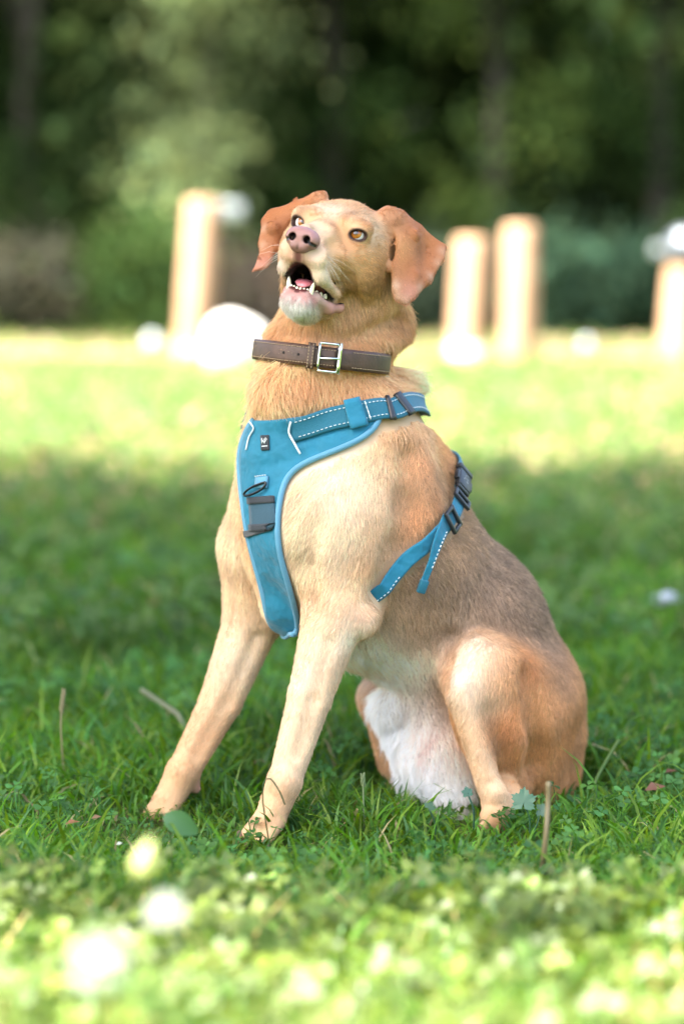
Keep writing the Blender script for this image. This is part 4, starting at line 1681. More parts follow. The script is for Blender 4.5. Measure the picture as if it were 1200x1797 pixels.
def frame_on(Gp, NN, i, length, wid, off, r, name, mat, parent=None):
    """rectangular frame (two cross bars, two sides) lying across a strap at row i"""
    c = Gp[i, 3] + NN[i, 3] * off
    ac = nrm(Gp[i, -1] - Gp[i, 0])
    T = nrm(Gp[min(i + 2, len(Gp) - 1), 3] - Gp[max(i - 2, 0), 3])
    n_ = NN[i, 3]
    mb = MB()
    for s_ in (-1, 1):
        mb.box(c + T * s_ * length / 2, T * r, ac * (wid / 2 + r), n_ * r)
        mb.box(c + ac * s_ * wid / 2, T * (length / 2 + r * .98), ac * r, n_ * r * .96)
    return bevel(mb.build(name, mat, parent or harn, False), r * .5)


# side-release buckle on the near flank of the back
i0 = near_i(806, 842)
c = GG[i0, 3] + GNm[i0, 3] * .004
ac = nrm(GG[i0, -1] - GG[i0, 0])
T = nrm(GG[i0 + 3, 3] - GG[i0 - 3, 3])
n_ = GNm[i0, 3]
mb = MB()
mb.box(c - T * .004, T * .015, ac * .0135, n_ * .0045)
mb.box(c + T * .015, T * .0042, ac * .0150, n_ * .0050)
mb.box(c - T * .021, T * .0030, ac * .0125, n_ * .0036)
bk_ = bevel(mb.build('buckle', black_plastic, harn, False), .002)
mb = MB()
for s_ in (-1, 1):
    mb.box(c + ac * s_ * .0148 - T * .003, T * .008, ac * .0022, n_ * .0034)
bevel(mb.build('buckle_prong', black_plastic, bk_, False), .001)
mb = MB()
for k, (u, v, l1, l2) in enumerate([(-.006, -.003, .0012, .004), (-.001, -.004, .003, .0008), (-.001, 0, .0008, .004), (.003, .001, .003, .0008), (.0055, -.003, .0008, .003), (-.004, .004, .0022, .0008)]):
    mb.box(c + T * u + ac * v + n_ * .0046, T * l1 * .5, ac * l2 * .5, n_ * .0003)
mb.build('buckle_mark', pbr('pale_print', lin(150, 152, 150), .5), bk_, False)
frame_on(GG, GNm, near_i(803, 876), .013, .026, .004, .0026, 'strap_slider', black_plastic)
frame_on(GG, GNm, near_i(783, 908), .019, .027, .004, .0026, 'strap_slider', black_plastic)
# loose end hanging from the slider
tp = []
for k, (px, py, o_) in enumerate(((776, 913, .008), (764, 930, .013), (753, 955, .016), (745, 985, .016), (737, 1012, .014), (731, 1034, .013))):
    h_ = hit(px, py)
    tp.append(h_ + bnormal(h_) * o_ + np.array([0, -.002, 0]))
_, TG, TN = strap(tp, [.021, .020, .015, .010, .009, .010], .011, .0022, 'strap_tail', blue, harn, conform=False, mark=False)
stitches(TG[4:-8, 5], TN[4:-8, 5], 'stitching', white_thread, harn)
mb = MB()
e0, e1 = TG[-5, 3], TG[-1, 3]
ac = nrm(TG[-1, -1] - TG[-1, 0])
mb.box((e0 + e1) / 2, (e1 - e0) * .55, ac * .0058, TN[-1, 3] * .0035)
bevel(mb.build('strap_end', teal, harn, False), .0015)

# label, loop with D-ring, dark patch with its two black bars
lb = plate_patch([(459, 764), (473, 763), (474, 790), (460, 791)], .0028, .0016, 'label', black_fabric)
mark = pbr('label_print', lin(214, 218, 218), .6)


def plate_stroke(pts, r, off, parent):
    P = np.array([on_plate(x, y, off)[0] for x, y in pts])
    mb = MB()
    mb.tube(P, r, 6, flat=.4)
    return mb


mb = MB()
for pts in ([(461.8, 769), (462.2, 779)], [(462, 772), (466.5, 779)], [(466, 770), (466.5, 779)], [(466.5, 774), (468.5, 768), (470, 771), (467.5, 776)], [(461.8, 784), (471.2, 783.4)]):
    P = np.array([on_plate(x, y, .0031)[0] for x, y in pts])
    mb.tube(P, .00055 if len(pts) < 3 and pts[0][1] < 784 else .0006, 6, flat=.5)
mb.build('label_logo', mark, lb)
pt = plate_patch([(438, 873), (483, 872), (485, 930), (441, 931)], .0022, .0012, 'front_patch', mesh_dark)
plate_patch([(437, 873), (483, 871), (484, 883), (438, 885)], .0042, .0028, 'patch_bar', black_fabric, 8, 4)
plate_patch([(440, 920), (485, 918), (485.5, 930), (441, 932)], .0042, .0028, 'patch_bar', black_fabric, 8, 4)
plate_patch([(452, 838), (473, 836), (471, 857), (450, 856)], .0045, .003, 'ring_loop', pipe, 6, 6)
q = [on_plate(x, y, .0065)[0] for x, y in ((452, 853), (441, 860), (435, 867), (440, 870), (455, 865), (467, 858), (472, 849), (468, 848))]
mb = MB()
mb.tube(resample(q + [q[0]], .002), .0016, 8, cap=False)
mb.build('ring', pbr('dark_metal', lin(52, 54, 56), .3, .9), harn)
for y_ in (837,):
    P = np.array([on_plate(x, y_ - (x - 452) * .1, .0048)[0] for x in np.linspace(451, 474, 8)])
    N_ = np.array([on_plate(x, y_ - (x - 452) * .1, .0048)[1] for x in np.linspace(451, 474, 8)])
    stitches(P, N_, 'stitching', white_thread, harn, .0022, .0016)

# ---- leather collar, hanging loose round the neck
leather = pbr('brown_leather', lin(84, 60, 48), .5, noise=(60, .7, lin(62, 44, 36)), bump=(350, .35, .0012))
leather_edge = pbr('tan_thread', lin(150, 128, 100), .7)
steel = pbr('polished_steel', lin(206, 212, 206), .18, 1.0)
col_ = thing('dog_collar', tuple(M(562, 627)), 'brown leather collar with a silver buckle hanging loose round the dog\'s neck', 'dog collar')
Cc = M(567, 626)
e1 = nrm(np.array([1, 0, -.115]))
e2 = nrm(np.array([0, -1, .05]))
e2 = nrm(e2 - e1 * (e1 @ e2))
en = np.cross(e1, e2)
en = en if en[2] > 0 else -en


def ring_pt(th, r_extra=0.0):
    # slightly squared ellipse; th = 0 at the right end, 90 deg towards the camera
    ca, sa = math.cos(th), math.sin(th)
    return Cc + e1 * ca * (.0880 + r_extra) + e2 * sa * (.098 + r_extra), nrm(e1 * ca / .0880 + e2 * sa / .098)


def collar_band(t0, t1, extra, wid, thick, name, n=90, closed=False):
    Gp = np.zeros((n, 5, 3))
    Nn = np.zeros((n, 5, 3))
    for i in range(n):
        th = t0 + (t1 - t0) * i / (n if closed else n - 1)
        p, nn = ring_pt(th, extra)
        for j in range(5):
            v = (j - 2) / 4 * wid
            Gp[i, j] = p + en * v
            Nn[i, j] = nn
    Gp[:, 0] -= Nn[:, 0] * .0008
    Gp[:, -1] -= Nn[:, -1] * .0008
    return sheet(Gp, thick, name, leather, col_, Nn, closed, mark=False), Gp, Nn


def th_at(px):
    for k in range(400):
        th = PI * k / 400
        if project(ring_pt(th, .004)[0])[0] <= px:
            return th
    return PI


WID = .0265
_, CG, CN = collar_band(0, 2 * PI, 0, WID, .0035, 'collar_strap', 110, True)
tb = th_at(590)
_, CG2, CN2 = collar_band(tb, PI * 1.25, .0042, WID, .0036, 'collar_end', 70)
for c_ in (0, 4):
    edge = CG2[:, c_] * .86 + CG2[:, 4 - c_] * .14
    stitches(edge + CN2[:, 0] * .0006, CN2[:, 0], 'stitching', leather_edge, col_, .0026, .0014, .0005, .0006)
    k0, k1 = 2, int(110 * tb / (2 * PI)) - 3
    edge = CG[:, c_] * .86 + CG[:, 4 - c_] * .14
    stitches(edge[k0:k1] + CN[k0:k1, 0] * .0006, CN[k0:k1, 0], 'stitching', leather_edge, col_, .0026, .0014, .0005, .0006)
for px in (498, 524, 566):
    p, nn = ring_pt(th_at(px), .0045)
    mb = MB()
    mb.tube([p - nn * .001, p + nn * .0002], .0018, 10)
    mb.build('punch_hole', pbr('hole_shade', lin(30, 22, 18), .8), col_)
ta, tb2 = th_at(552), th_at(540)
mb_o, KG, KN = collar_band(ta, tb2, .0085, WID * 1.24, .004, 'collar_keeper', 6)
for c_ in (0.25, .75):
    k = 1 if c_ < .5 else 4
    stitches(np.linspace(KG[k, 0], KG[k, -1], 12) + KN[k, 0] * .0006, np.repeat(KN[k, :1], 12, 0), 'stitching', leather_edge, col_, .0026, .0014, .0005, .0006)
ta, tb2 = th_at(594), th_at(560)
pr, nr = ring_pt(ta, .009)
pl, nl = ring_pt(tb2, .008)
hw = WID * .66
bk2 = MB()
cor = [pr + en * hw, pl + en * hw, pl - en * hw, pr - en * hw]
loop = resample([cor[0], (cor[0] + cor[1]) / 2, cor[1]], .004)
def bar(a, b, r, fl=.7):
    mb_ = MB()
    mb_.tube(np.linspace(a, b, 5), r, 10, flat=fl, side=nr)
    return mb_
mb = MB()
for a, b, r in ((cor[0], cor[1], .0024), (cor[2], cor[3], .0024), (cor[3] - en * .002, cor[0] + en * .002, .0036), (cor[1], cor[2], .0022)):
    mb.tube(np.linspace(a, b, 5), r, 10, flat=.75, side=nr)
bko = mb.build('buckle_frame', steel, col_)
mb = MB()
pm, nm_ = ring_pt(th_at(576), .0085)
mb.tube([pl - en * .002, pm - en * .001, pr + nr * .0030], [.0016, .0016, .0014], 8)
mb.build('buckle_prong', steel, bko)
LOOSE = [CG.reshape(-1, 3), (CG[1:] * .5 + CG[:-1] * .5).reshape(-1, 3)]
# ================================================================== the coat
cell = .0045
def vox(P):
    return np.floor((P - lo_w) / cell).astype(np.int64)
W_ = np.concatenate(WORN)
lo_w = BV.min(0) - .1
dimw = np.ceil((BV.max(0) + .1 - lo_w) / cell).astype(int) + 2
occ = np.zeros(dimw, bool)
for dx in (-1, 0, 1):
    for dy in (-1, 0, 1):
        for dz in (-1, 0, 1):
            ix = np.clip(vox(W_) + (dx, dy, dz), 0, dimw - 1)
            occ[tuple(ix.T)] = True
occ1 = np.zeros(dimw, bool)
occ1[tuple(np.clip(vox(np.concatenate([W_] + LOOSE)), 0, dimw - 1).T)] = True
# stretch the cover inward so that skin 8-12 mm below the gear counts as covered

NF = 340000
T1 = np.concatenate([BQ[:, [0, 1, 2]], BQ[:, [0, 2, 3]]])
area = np.linalg.norm(np.cross(BV[T1[:, 1]] - BV[T1[:, 0]], BV[T1[:, 2]] - BV[T1[:, 0]]), axis=1) / 2
dens = np.ones(len(T1))
fz = BV[T1].mean(1)
dens[((fz - HS) ** 2).sum(1) < .17 ** 2] = 1.9        # the head's hair is shorter and finer
dens[fz[:, 2] < .01] = 0
p_ = area * dens
ti = rng.choice(len(T1), NF, p=p_ / p_.sum())
u = rng.random((NF, 2))
fl_ = u.sum(1) > 1
u[fl_] = 1 - u[fl_]
bw = np.stack([1 - u.sum(1), u[:, 0], u[:, 1]], 1)
tv = T1[ti]


def mixv(A):
    return (A[tv] * (bw[..., None] if A.ndim > 1 else bw)).sum(1)


root = mixv(BV)
fn_ = nrm(mixv(BN))
fd = mixv(BF)
fL = mixv(BL)
fc = mixv(BC)
grav = np.array([0, 0, -1.0])
fd = fd + .05 * grav
# slow swirls, then a little disorder
sw = np.stack([np.sin(root @ rng.normal(0, 26, 3) + i) + np.sin(root @ rng.normal(0, 60, 3) + 2 * i) * .7 + np.sin(root @ rng.normal(0, 140, 3) + 3 * i) * .5 for i in range(3)], 1)
fd = nrm(fd) + .20 * sw + .14 * rng.normal(size=(NF, 3))
fd = nrm(fd - (fd * fn_).sum(1)[:, None] * fn_)
bare = mixv(inm.astype(float)) > .3
lipd = np.linalg.norm(fc - C['lip'], axis=1)
bare |= fL < .0021
hd = (root - HS)
hf_, hl_, hu_ = hd @ HF / mm, hd @ HL / mm, hd @ HU / mm
bare |= (hf_ > 128) & (np.abs(hl_) < 24) & (hu_ > -28)
bare |= (hf_ > 15) & (hf_ < 108) & (np.abs(hl_) < 20) & (hu_ < -40) & (hu_ > -81) & (hf_ < 104)
for e in EYES:
    dd = np.stack([hf_ - e[0], hl_ - e[1], hu_ - e[2]], 1)
    bare |= ((dd[:, 0] > -4) & (((dd[:, 1]) / 12.5) ** 2 + (dd[:, 2] / 9.2) ** 2 < 1) & (np.abs(dd[:, 0]) < 18))
iv = np.clip(vox(root + fn_ * .008), 0, dimw - 1)
iv2 = np.clip(vox(root + fn_ * .004), 0, dimw - 1)
cov = occ[tuple(iv.T)] | occ[tuple(iv2.T)]
keep_ = ~bare & ~cov
press = np.where(cov, .30, 1.0)
root, fn_, fd, fL, fc, press = [q[keep_] for q in (root, fn_, fd, fL, fc, press)]
NF = len(root)
Lh = fL * np.where(np.linalg.norm(root - HS, axis=1) < .155, 1.3, 1) * (.65 + .6 * rng.random(NF)) * press
lift = (.42 + .25 * rng.random(NF)) * np.where(press < 1, .3, 1) * np.clip(fL / .010, .55, 1.1)
onhead = np.linalg.norm(root - HS, axis=1) < .155
clus = np.sin(root @ rng.normal(0, 420, 3)) * np.sin(root @ rng.normal(0, 420, 3) + 1) + .7 * np.sin(root @ rng.normal(0, 900, 3) + 2)
tone = np.exp(np.where(onhead, .13, .05) * clus + .13 * rng.normal(size=NF) + .07 * np.sin(root @ rng.normal(0, 180, 3)) + .07 * np.sin(root @ rng.normal(0, 90, 3)))
# on the back the hairs are banded: pale ones among dark ones
tau = np.linalg.norm(fc - C['taupe'], axis=1)
agouti = np.clip(1 - tau / .22, 0, 1)
pick = rng.random(NF)
tone *= np.where(pick < .22, 1 + .55 * agouti, np.where(pick > .72, 1 - .38 * agouti, 1))
longer = 1 + .40 * np.clip((fL - .008) / .010, 0, 1)  # long hair coloured lighter to offset its self-shadowing
hc_ = np.clip(fc * (tone * longer)[:, None], .005, .92)
ts = np.array([0, .35, .7, 1.0])
pts = np.zeros((NF, 4, 3), np.float32)
shag = np.clip((fL - .013) / .012, 0, 1)
bend = rng.normal(size=(NF, 3)) * (.10 + .10 * shag)[:, None]
q_ = root[:, None] @ rng.normal(0, 110, (3, 3))
bend += shag[:, None] * .24 * np.sin(q_[:, 0] + np.array([0, 2.1, 4.2]))
lift = lift * (1 + .6 * shag)
for k, t in enumerate(ts):
    pts[:, k] = root - fn_ * .0008 + fd * (Lh * t)[:, None] + fn_ * (Lh * lift * (t - .55 * t * t))[:, None] + bend * (Lh * t * t)[:, None]
# hairs that would lie across the gear are trimmed away
cross = np.zeros(NF, bool)
for k in np.arange(.3, 3.01, .3):
    i_ = min(int(k), 2)
    p_i = pts[:, i_].astype(float) * (1 - (k - i_)) + pts[:, i_ + 1].astype(float) * (k - i_)
    iv = np.clip(vox(p_i), 0, dimw - 1)
    cross |= occ1[tuple(iv.T)]
ok = ~(cross & (rng.random(NF) < .97))
pts, fL, hc_, onhead = pts[ok], fL[ok], hc_[ok], onhead[ok]
NF = len(pts)
hcd = bpy.data.hair_curves.new('fur')
hcd.add_curves([4] * NF)
hcd.attributes['position'].data.foreach_set('vector', pts.ravel())
ra = hcd.attributes.get('radius') or hcd.attributes.new('radius', 'FLOAT', 'POINT')
rad = np.where(onhead, .85, np.clip(fL / .012, .6, 1.2))[:, None] * np.array([.00026, .00024, .00017, .00006])[None]
ra.data.foreach_set('value', rad.astype(np.float32).ravel())
ca = hcd.attributes.new('fur_colour', 'FLOAT_COLOR', 'CURVE')
ca.data.foreach_set('color', np.c_[hc_, np.ones(NF)].astype(np.float32).ravel())
m, n, out = mat_new('fur')
a = n.nodes.new('ShaderNodeAttribute')
a.attribute_name = 'fur_colour'
d1 = n.nodes.new('ShaderNodeBsdfDiffuse')
tr = n.nodes.new('ShaderNodeBsdfTranslucent')
gl = n.nodes.new('ShaderNodeBsdfGlossy')
gl.inputs['Roughness'].default_value = .42
n.links.new(a.outputs['Color'], d1.inputs['Color'])
n.links.new(a.outputs['Color'], tr.inputs['Color'])
s1 = n.nodes.new('ShaderNodeMixShader')
s1.inputs[0].default_value = .32
n.links.new(d1.outputs[0], s1.inputs[1])
n.links.new(tr.outputs[0], s1.inputs[2])
s2 = n.nodes.new('ShaderNodeMixShader')
s2.inputs[0].default_value = .05
n.links.new(s1.outputs[0], s2.inputs[1])
n.links.new(gl.outputs[0], s2.inputs[2])
n.links.new(s2.outputs[0], out.inputs[0])
hcd.materials.append(m)
fur = link('fur', hcd, dog)
fur['kind'] = 'stuff'
SC.cycles_curves.shape = 'THICK'
try:
    SC.cycles_curves.subdivisions = 2
except Exception:
    pass
# whiskers and lashes
mb = MB()
for s_ in (-1, 1):
    for k in range(7):
        f0, u0 = 96 + rng.random() * 24, -22 - rng.random() * 18
        p0 = H(f0, 26 * s_, u0)
        r0 = BVH.find_nearest(Vector(p0))
        p0 = np.array(r0[0])
        d = nrm(HL * s_ * .8 - HF * .3 - HU * (.3 + .5 * rng.random()) + rng.normal(size=3) * .15)
        L_ = .025 + .02 * rng.random()
        mb.tube([p0, p0 + d * L_ * .5, p0 + d * L_ + np.array([0, 0, -.006])], [.00016, .00013, .00005], 5)
mb.build('whisker', pbr('whisker_hair', lin(214, 204, 190), .4), dog)['kind'] = 'stuff'
# ================================================================== grass and plants
leaf_grass = leaf_mat('grass_blade', transl=.42, gloss=.015, rough=.5)
rg = np.random.default_rng(5)


def scatter(n, y0, y1, wide=.152, side=.35, power=1.0):
    """points on the lawn in the wedge the camera looks over, and a margin beside it"""
    y = y0 + (y1 - y0) * rg.random(n * 2) ** power
    keep = rg.random(n * 2) < (wide * y + side) / (wide * y1 + side)
    y = y[keep][:n]
    x = (rg.random(len(y)) * 2 - 1) * (wide * y + side)
    return x, y


def kept_low(x, y):
    """trodden spots round the front paws"""
    k = np.ones(len(x))
    for (px, py, Yd) in ((450, 1478, 2.93), (285, 1430, 3.06), (866, 1458, 2.99)):
        p = at(px, py, Yd)
        k = np.minimum(k, .25 + .75 * np.clip(np.hypot(x - p[0], (y - p[1] + .06) * .7) / .13, 0, 1) ** 1.5)
    return k


def clumpiness(x, y):
    return (np.sin(x * 7.1 + 1.3 * np.sin(y * 5)) * np.sin(y * 6.3 + 1.7 * np.sin(x * 4 + 2)) + .6 * np.sin(x * 17 + y * 9) * np.sin(y * 15 - x * 5))


def blades(x, y, h, wid, lean, cols, seg, name, label):
    n = len(x)
    az = rg.random(n) * 2 * PI
    d = np.stack([np.cos(az), np.sin(az), np.zeros(n)], 1)
    face = az + rg.normal(0, .9, n)
    s_ = np.stack([-np.sin(face), np.cos(face), np.zeros(n)], 1)
    t = np.linspace(0, 1, seg + 1)
    base = np.stack([x, y, lawn_z(y) - .012], 1)
    V = []
    for k, tk in enumerate(t):
        # bend: rises first, then tips over
        ang = lean * tk ** 1.2
        up = h * tk * np.cos(ang * .85)
        out_ = h * tk * np.sin(ang)
        c = base + d * out_[:, None]
        c[:, 2] += up
        c[:, 2] = np.maximum(c[:, 2], base[:, 2] + .002)
        w_ = wid * (1 - tk ** 2.2) * (.7 + .6 * min(tk * 3, 1)) * .5
        if k < seg:
            V.append(c - s_ * w_[:, None])
            V.append(c + s_ * w_[:, None])
        else:
            V.append(c)
    V = np.stack(V, 1)
    m_ = V.shape[1]
    i = np.arange(n) * m_
    Q = [np.stack([i + 2 * k, i + 2 * k + 1, i + 2 * k + 3, i + 2 * k + 2], 1) for k in range(seg - 1)]
    T = np.stack([i + 2 * seg - 2, i + 2 * seg - 1, i + 2 * seg], 1)
    F = ([np.concatenate(Q)] if Q else []) + [T]
    o = mesh_np(name, V.reshape(-1, 3), F, leaf_grass, True, None, {'leaf_colour': ('FLOAT_COLOR', rgba(np.repeat(cols, m_, 0)))})
    return tag(o, label, 'grass', None, 'stuff')


G1, G2, G3, DRY_LIT = (.068, .180, .017), (.118, .210, .020), (.062, .165, .044), (.34, .29, .14)


def gcols(n, x, y, dry=.018):
    pick = rg.random((n, 1))
    base = np.where(pick < .5, G1, np.where(pick < .8, G2, G3))
    c = base * np.exp(rg.normal(0, .22, (n, 1))) * np.exp(.30 * clumpiness(x * .45, y * .45))[:, None]
    d_ = rg.random(n) < dry  # share of straw; far off it also paints in sunlit brightness
    c[d_] = np.array(DRY_LIT) * np.exp(rg.normal(0, .3, (d_.sum(), 1)))
    return np.clip(c, .004, .7)


# where the dog stands and sits, the grass is pressed down
def pressed(x, y):
    q = np.stack([x, y], 1)
    d1 = q - C0[:2]
    f_, s_ = d1 @ FWD[:2], d1 @ LEFT[:2]
    return ((f_ + .40) / .19) ** 2 + ((s_ - .05) / .19) ** 2 < 1


x, y = scatter(84000, 2.1, 4.4, .152, .85)
h = (.030 + .035 * rg.random(len(x))) * (1 + .25 * clumpiness(x, y)) * np.where(y < 2.75, 1.25, 1.0)
h = np.where(rg.random(len(x)) < .05, h * 1.8, h)
h = np.where(pressed(x, y), h * .35, h) * kept_low(x, y)
blades(x, y, h, .0028 + .0028 * rg.random(len(x)), .35 + 1.25 * rg.random(len(x)), gcols(len(x), x, y), 4, 'near_grass', 'tangled short green grass around the dog')
x, y = scatter(60000, 4.4, 9.0, .16, 1.0)
h = (.035 + .04 * rg.random(len(x))) * (1 + .3 * clumpiness(x * .7, y * .7))
blades(x, y, h, .005 + .005 * rg.random(len(x)), .3 + 1.1 * rg.random(len(x)), gcols(len(x), x, y, .05 + .40 * np.clip((y - 5.6) / 2.4, 0, 1)) * (1 + np.array([1.0, .5, 1.3]) * np.clip((y - 5.6) / 2.4, 0, 1)[:, None]), 2, 'meadow_grass', 'blurred green grass of the meadow behind the dog')  # paler with distance: the sunlit field is painted into the colour
x, y = scatter(52000, 9.0, 16.0, .17, 1.6)
h = (.04 + .06 * rg.random(len(x))) * (1 + .35 * clumpiness(x * .4, y * .4))
blades(x, y, h, .010 + .010 * rg.random(len(x)), .3 + .9 * rg.random(len(x)), gcols(len(x), x, y, .50) * np.array([1.5, 1.25, 1.8]), 2, 'far_grass', 'sunlit grass at the far end of the meadow')  # colour lifted and half straw to paint in strong sunlight

# ---- ground cover: three-part leaves on thin stalks (clover, buttercup)
leaf_front = leaf_mat('glossy_weed_leaf', transl=.42, gloss=.03, rough=.5)


def trefoil(x, y, h, size, name, label, col, lobes=3, mat=None):
    n = len(x)
    az0 = rg.random(n) * 2 * PI
    tilt = rg.normal(0, .45, (n, 2))
    c = np.stack([x + rg.normal(0, .01, n), y + rg.normal(0, .01, n), h + lawn_z(y)], 1)
    nn = nrm(np.stack([tilt[:, 0], tilt[:, 1] - .15, np.ones(n)], 1))
    Vs, Fs, Cs, st = [], [], [], 0
    cols = vary(col, n, rg, .25, .1)
    for k in range(lobes):
        an = az0 + k * 2 * PI / 3 + rg.normal(0, .12, n)
        d = np.stack([np.cos(an), np.sin(an), np.zeros(n)], 1)
        d = nrm(d - (d * nn).sum(1)[:, None] * nn)
        s_ = np.cross(nn, d)
        S = size[:, None] * (1 if k == 0 else .92)
        prof = [(.06, 0, 0), (.42, .34, .10), (.75, .46, .13), (.98, .30, .06), (.88, 0, -.05), (.98, -.30, .06), (.75, -.46, .13), (.42, -.34, .10)]
        V = np.stack([c + S * (d * a + s_ * b + nn * e_) for a, b, e_ in prof], 1)
        i = np.arange(n) * 8 + st
        F = [np.stack([i, i + a, i + b], 1) for a, b in ((1, 2), (2, 3), (3, 4), (4, 5), (5, 6), (6, 7))]
        Vs.append(V.reshape(-1, 3))
        Fs += F
        Cs.append(np.repeat(cols * (1 + .1 * rg.normal(size=(n, 1))), 8, 0))
        st += n * 8
    # stalks
    w_ = .0007
    off = np.array([w_, 0, 0])
    root_ = np.stack([x, y, lawn_z(y) - .01], 1)
    V = np.stack([root_ - off, root_ + off, c + off, c - off], 1)
    i = np.arange(n) * 4 + st
    Vs.append(V.reshape(-1, 3))
    Fs += [np.stack([i, i + 1, i + 2], 1), np.stack([i, i + 2, i + 3], 1)]
    Cs.append(np.repeat(cols, 4, 0))
    o = mesh_np(name, np.concatenate(Vs), np.concatenate(Fs), mat or leaf_grass, True, None, {'leaf_colour': ('FLOAT_COLOR', rgba(np.clip(np.concatenate(Cs), .004, .6)))})
    return tag(o, label, 'ground cover', None, 'stuff')


x, y = scatter(6500, 2.3, 4.2, .152, .75)
ok = (clumpiness(x * .8 + 3, y * .8) > -.1) & ~pressed(x, y)
x, y = x[ok], y[ok]
trefoil(x, y, (.018 + .030 * rg.random(len(x))) * kept_low(x, y), .006 + .009 * rg.random(len(x)), 'clover', 'low clover and buttercup leaves among the grass', (.060, .160, .036))
x, y = scatter(2600, 1.35, 2.5, .152, .22)
trefoil(x, y, .035 + .055 * rg.random(len(x)), .008 + .013 * rg.random(len(x)), 'broad_weeds', 'taller broad-leaved weeds in the sunlit foreground', (.108, .158, .026), 3, leaf_front)
x, y = scatter(9000, 4.2, 13.0)
trefoil(x, y, .03 + .05 * rg.random(len(x)), .014 + .02 * rg.random(len(x)), 'meadow_weeds', 'small broad-leaved weeds across the meadow', (.080, .150, .036))
x, y = scatter(12000, 1.3, 2.45, .152, .25)
blades(x, y, .05 + .07 * rg.random(len(x)), .004 + .004 * rg.random(len(x)), .3 + 1.0 * rg.random(len(x)), gcols(len(x), x, y, .08) * np.array([1.2, 1.0, .9]), 3, 'front_grass', 'taller sunlit grass close to the camera')

# ---- single plants one can point to
green = leaf_mat('plant_leaf', transl=.4, gloss=.03)


def col_attr(V, c):
    return {'leaf_colour': ('FLOAT_COLOR', rgba(np.repeat(np.asarray([c], float), len(V), 0)))}


def stalk(name, P, r, col, parent):
    mb = MB()
    mb.tube(resample(P, .006), r, 6)
    return mb.build(name, green, parent, True, col_attr(np.concatenate(mb.V), col))


def lobed_leaf(c, nn, d, S, col, parent, lob=5, name='leaf'):
    """a cut leaf like a buttercup's: lobes with toothed ends round a centre"""
    nn = nrm(nn)
    d = nrm(d - nn * (d @ nn))
    s_ = np.cross(nn, d)
    V = [np.asarray(c)]
    T = []
    for k in range(lob):
        an = (k - (lob - 1) / 2) * 1.02
        L_ = S * (1 - .09 * abs(k - (lob - 1) / 2))
        ring = [(.30, -.42, -.01), (.62, -.30, .03), (.78, -.26, .03), (.74, -.12, .02), (1.0, 0, -.03), (.76, .12, .02), (.80, .27, .03), (.60, .30, .03), (.30, .42, -.01)]
        i0 = len(V)
        for a, b_, e_ in ring:
            q = a * np.array([math.cos(an), math.sin(an)]) + b_ * .9 * np.array([-math.sin(an), math.cos(an)])
            V.append(c + L_ * (d * q[0] + s_ * q[1]) + nn * L_ * (e_ - .10 * a * a))
        for j in range(8):
            T.append((0, i0 + j, i0 + j + 1))
    V = np.array(V)
    return mesh_np(name, V, np.array(T), green, True, parent, col_attr(V, col))


def herb(label, px, py, Yd, S, nn, d, col, lob=5, extra=(), name='buttercup_plant'):
    c = at(px, py, Yd)
    base = np.array([c[0] + .008, c[1] + .012, lawn_z(c[1]) - .01])
    t = thing(name, tuple(base), label, 'plant')
    stalk('stem', [base, (base + c) / 2 + np.array([.004, -.004, .005]), c], .0011, np.array(col) * .9, t)
    lobed_leaf(c, np.array(nn, float), np.array(d, float), S, col, t, lob)
    for (dx, dy, dz, s2) in extra:
        c2 = c + np.array([dx, dy, dz])
        stalk('stem', [base, (base + c2) / 2 + np.array([.003, -.004, .004]), c2], .0010, np.array(col) * .9, t)
        lobed_leaf(c2, np.array(nn, float) + rg.normal(size=3) * .3, rg.normal(size=3), s2, np.array(col) * .9, t, lob)
    return t


herb('buttercup plant with a toothed blue-green leaf in front of the dog\'s hind foot', 918, 1408, 2.955, .0215, (-.1, -.9, .45), (.05, .1, 1), (.06, .155, .080), 5, ((.022, .01, -.012, .012),))
herb('small toothed leaf standing before the white fur of the dog\'s groin', 820, 1392, 2.99, .010, (.1, -.9, .4), (-.2, .1, 1), (.05, .14, .085), 5)
herb('small toothed leaf just right of the front paw nearest the camera', 752, 1418, 2.93, .011, (.1, -.8, .5), (.5, .1, 1), (.05, .12, .05), 3)
# rounded leaf before the far front paw
c = at(316, 1445, 2.70)
t = thing('broad_leaf_plant', (c[0] - .01, c[1] + .02, float(lawn_z(c[1]))), 'broad rounded green leaf in front of the dog\'s far front paw', 'plant')
stalk('stem', [(c[0] - .01, c[1] + .02, lawn_z(c[1]) - .01), c + np.array([-.012, .01, -.012]), c + np.array([-.022, 0, .012])], .0012, (.06, .13, .03), t)
ax_, wd_, up_ = nrm([.85, .15, -.48]), nrm([.42, .35, .84]), nrm([-.2, -.8, .5])
V, T = [], []
for k in range(9):
    f = k / 8
    w_ = .0135 * math.sin(PI * min(f * .92 + .04, 1)) ** .75
    m_ = c + ax_ * (f - .5) * .044 - up_ * .004 * (2 * f - 1) ** 2
    V += [m_ - wd_ * w_ + up_ * w_ * .3, m_, m_ + wd_ * w_ + up_ * w_ * .3]
for k in range(8):
    i = 3 * k
    T += [(i, i + 1, i + 4), (i, i + 4, i + 3), (i + 1, i + 2, i + 5), (i + 1, i + 5, i + 4)]
mesh_np('leaf', np.array(V), np.array(T), green, True, t, col_attr(V, (.065, .165, .045)))


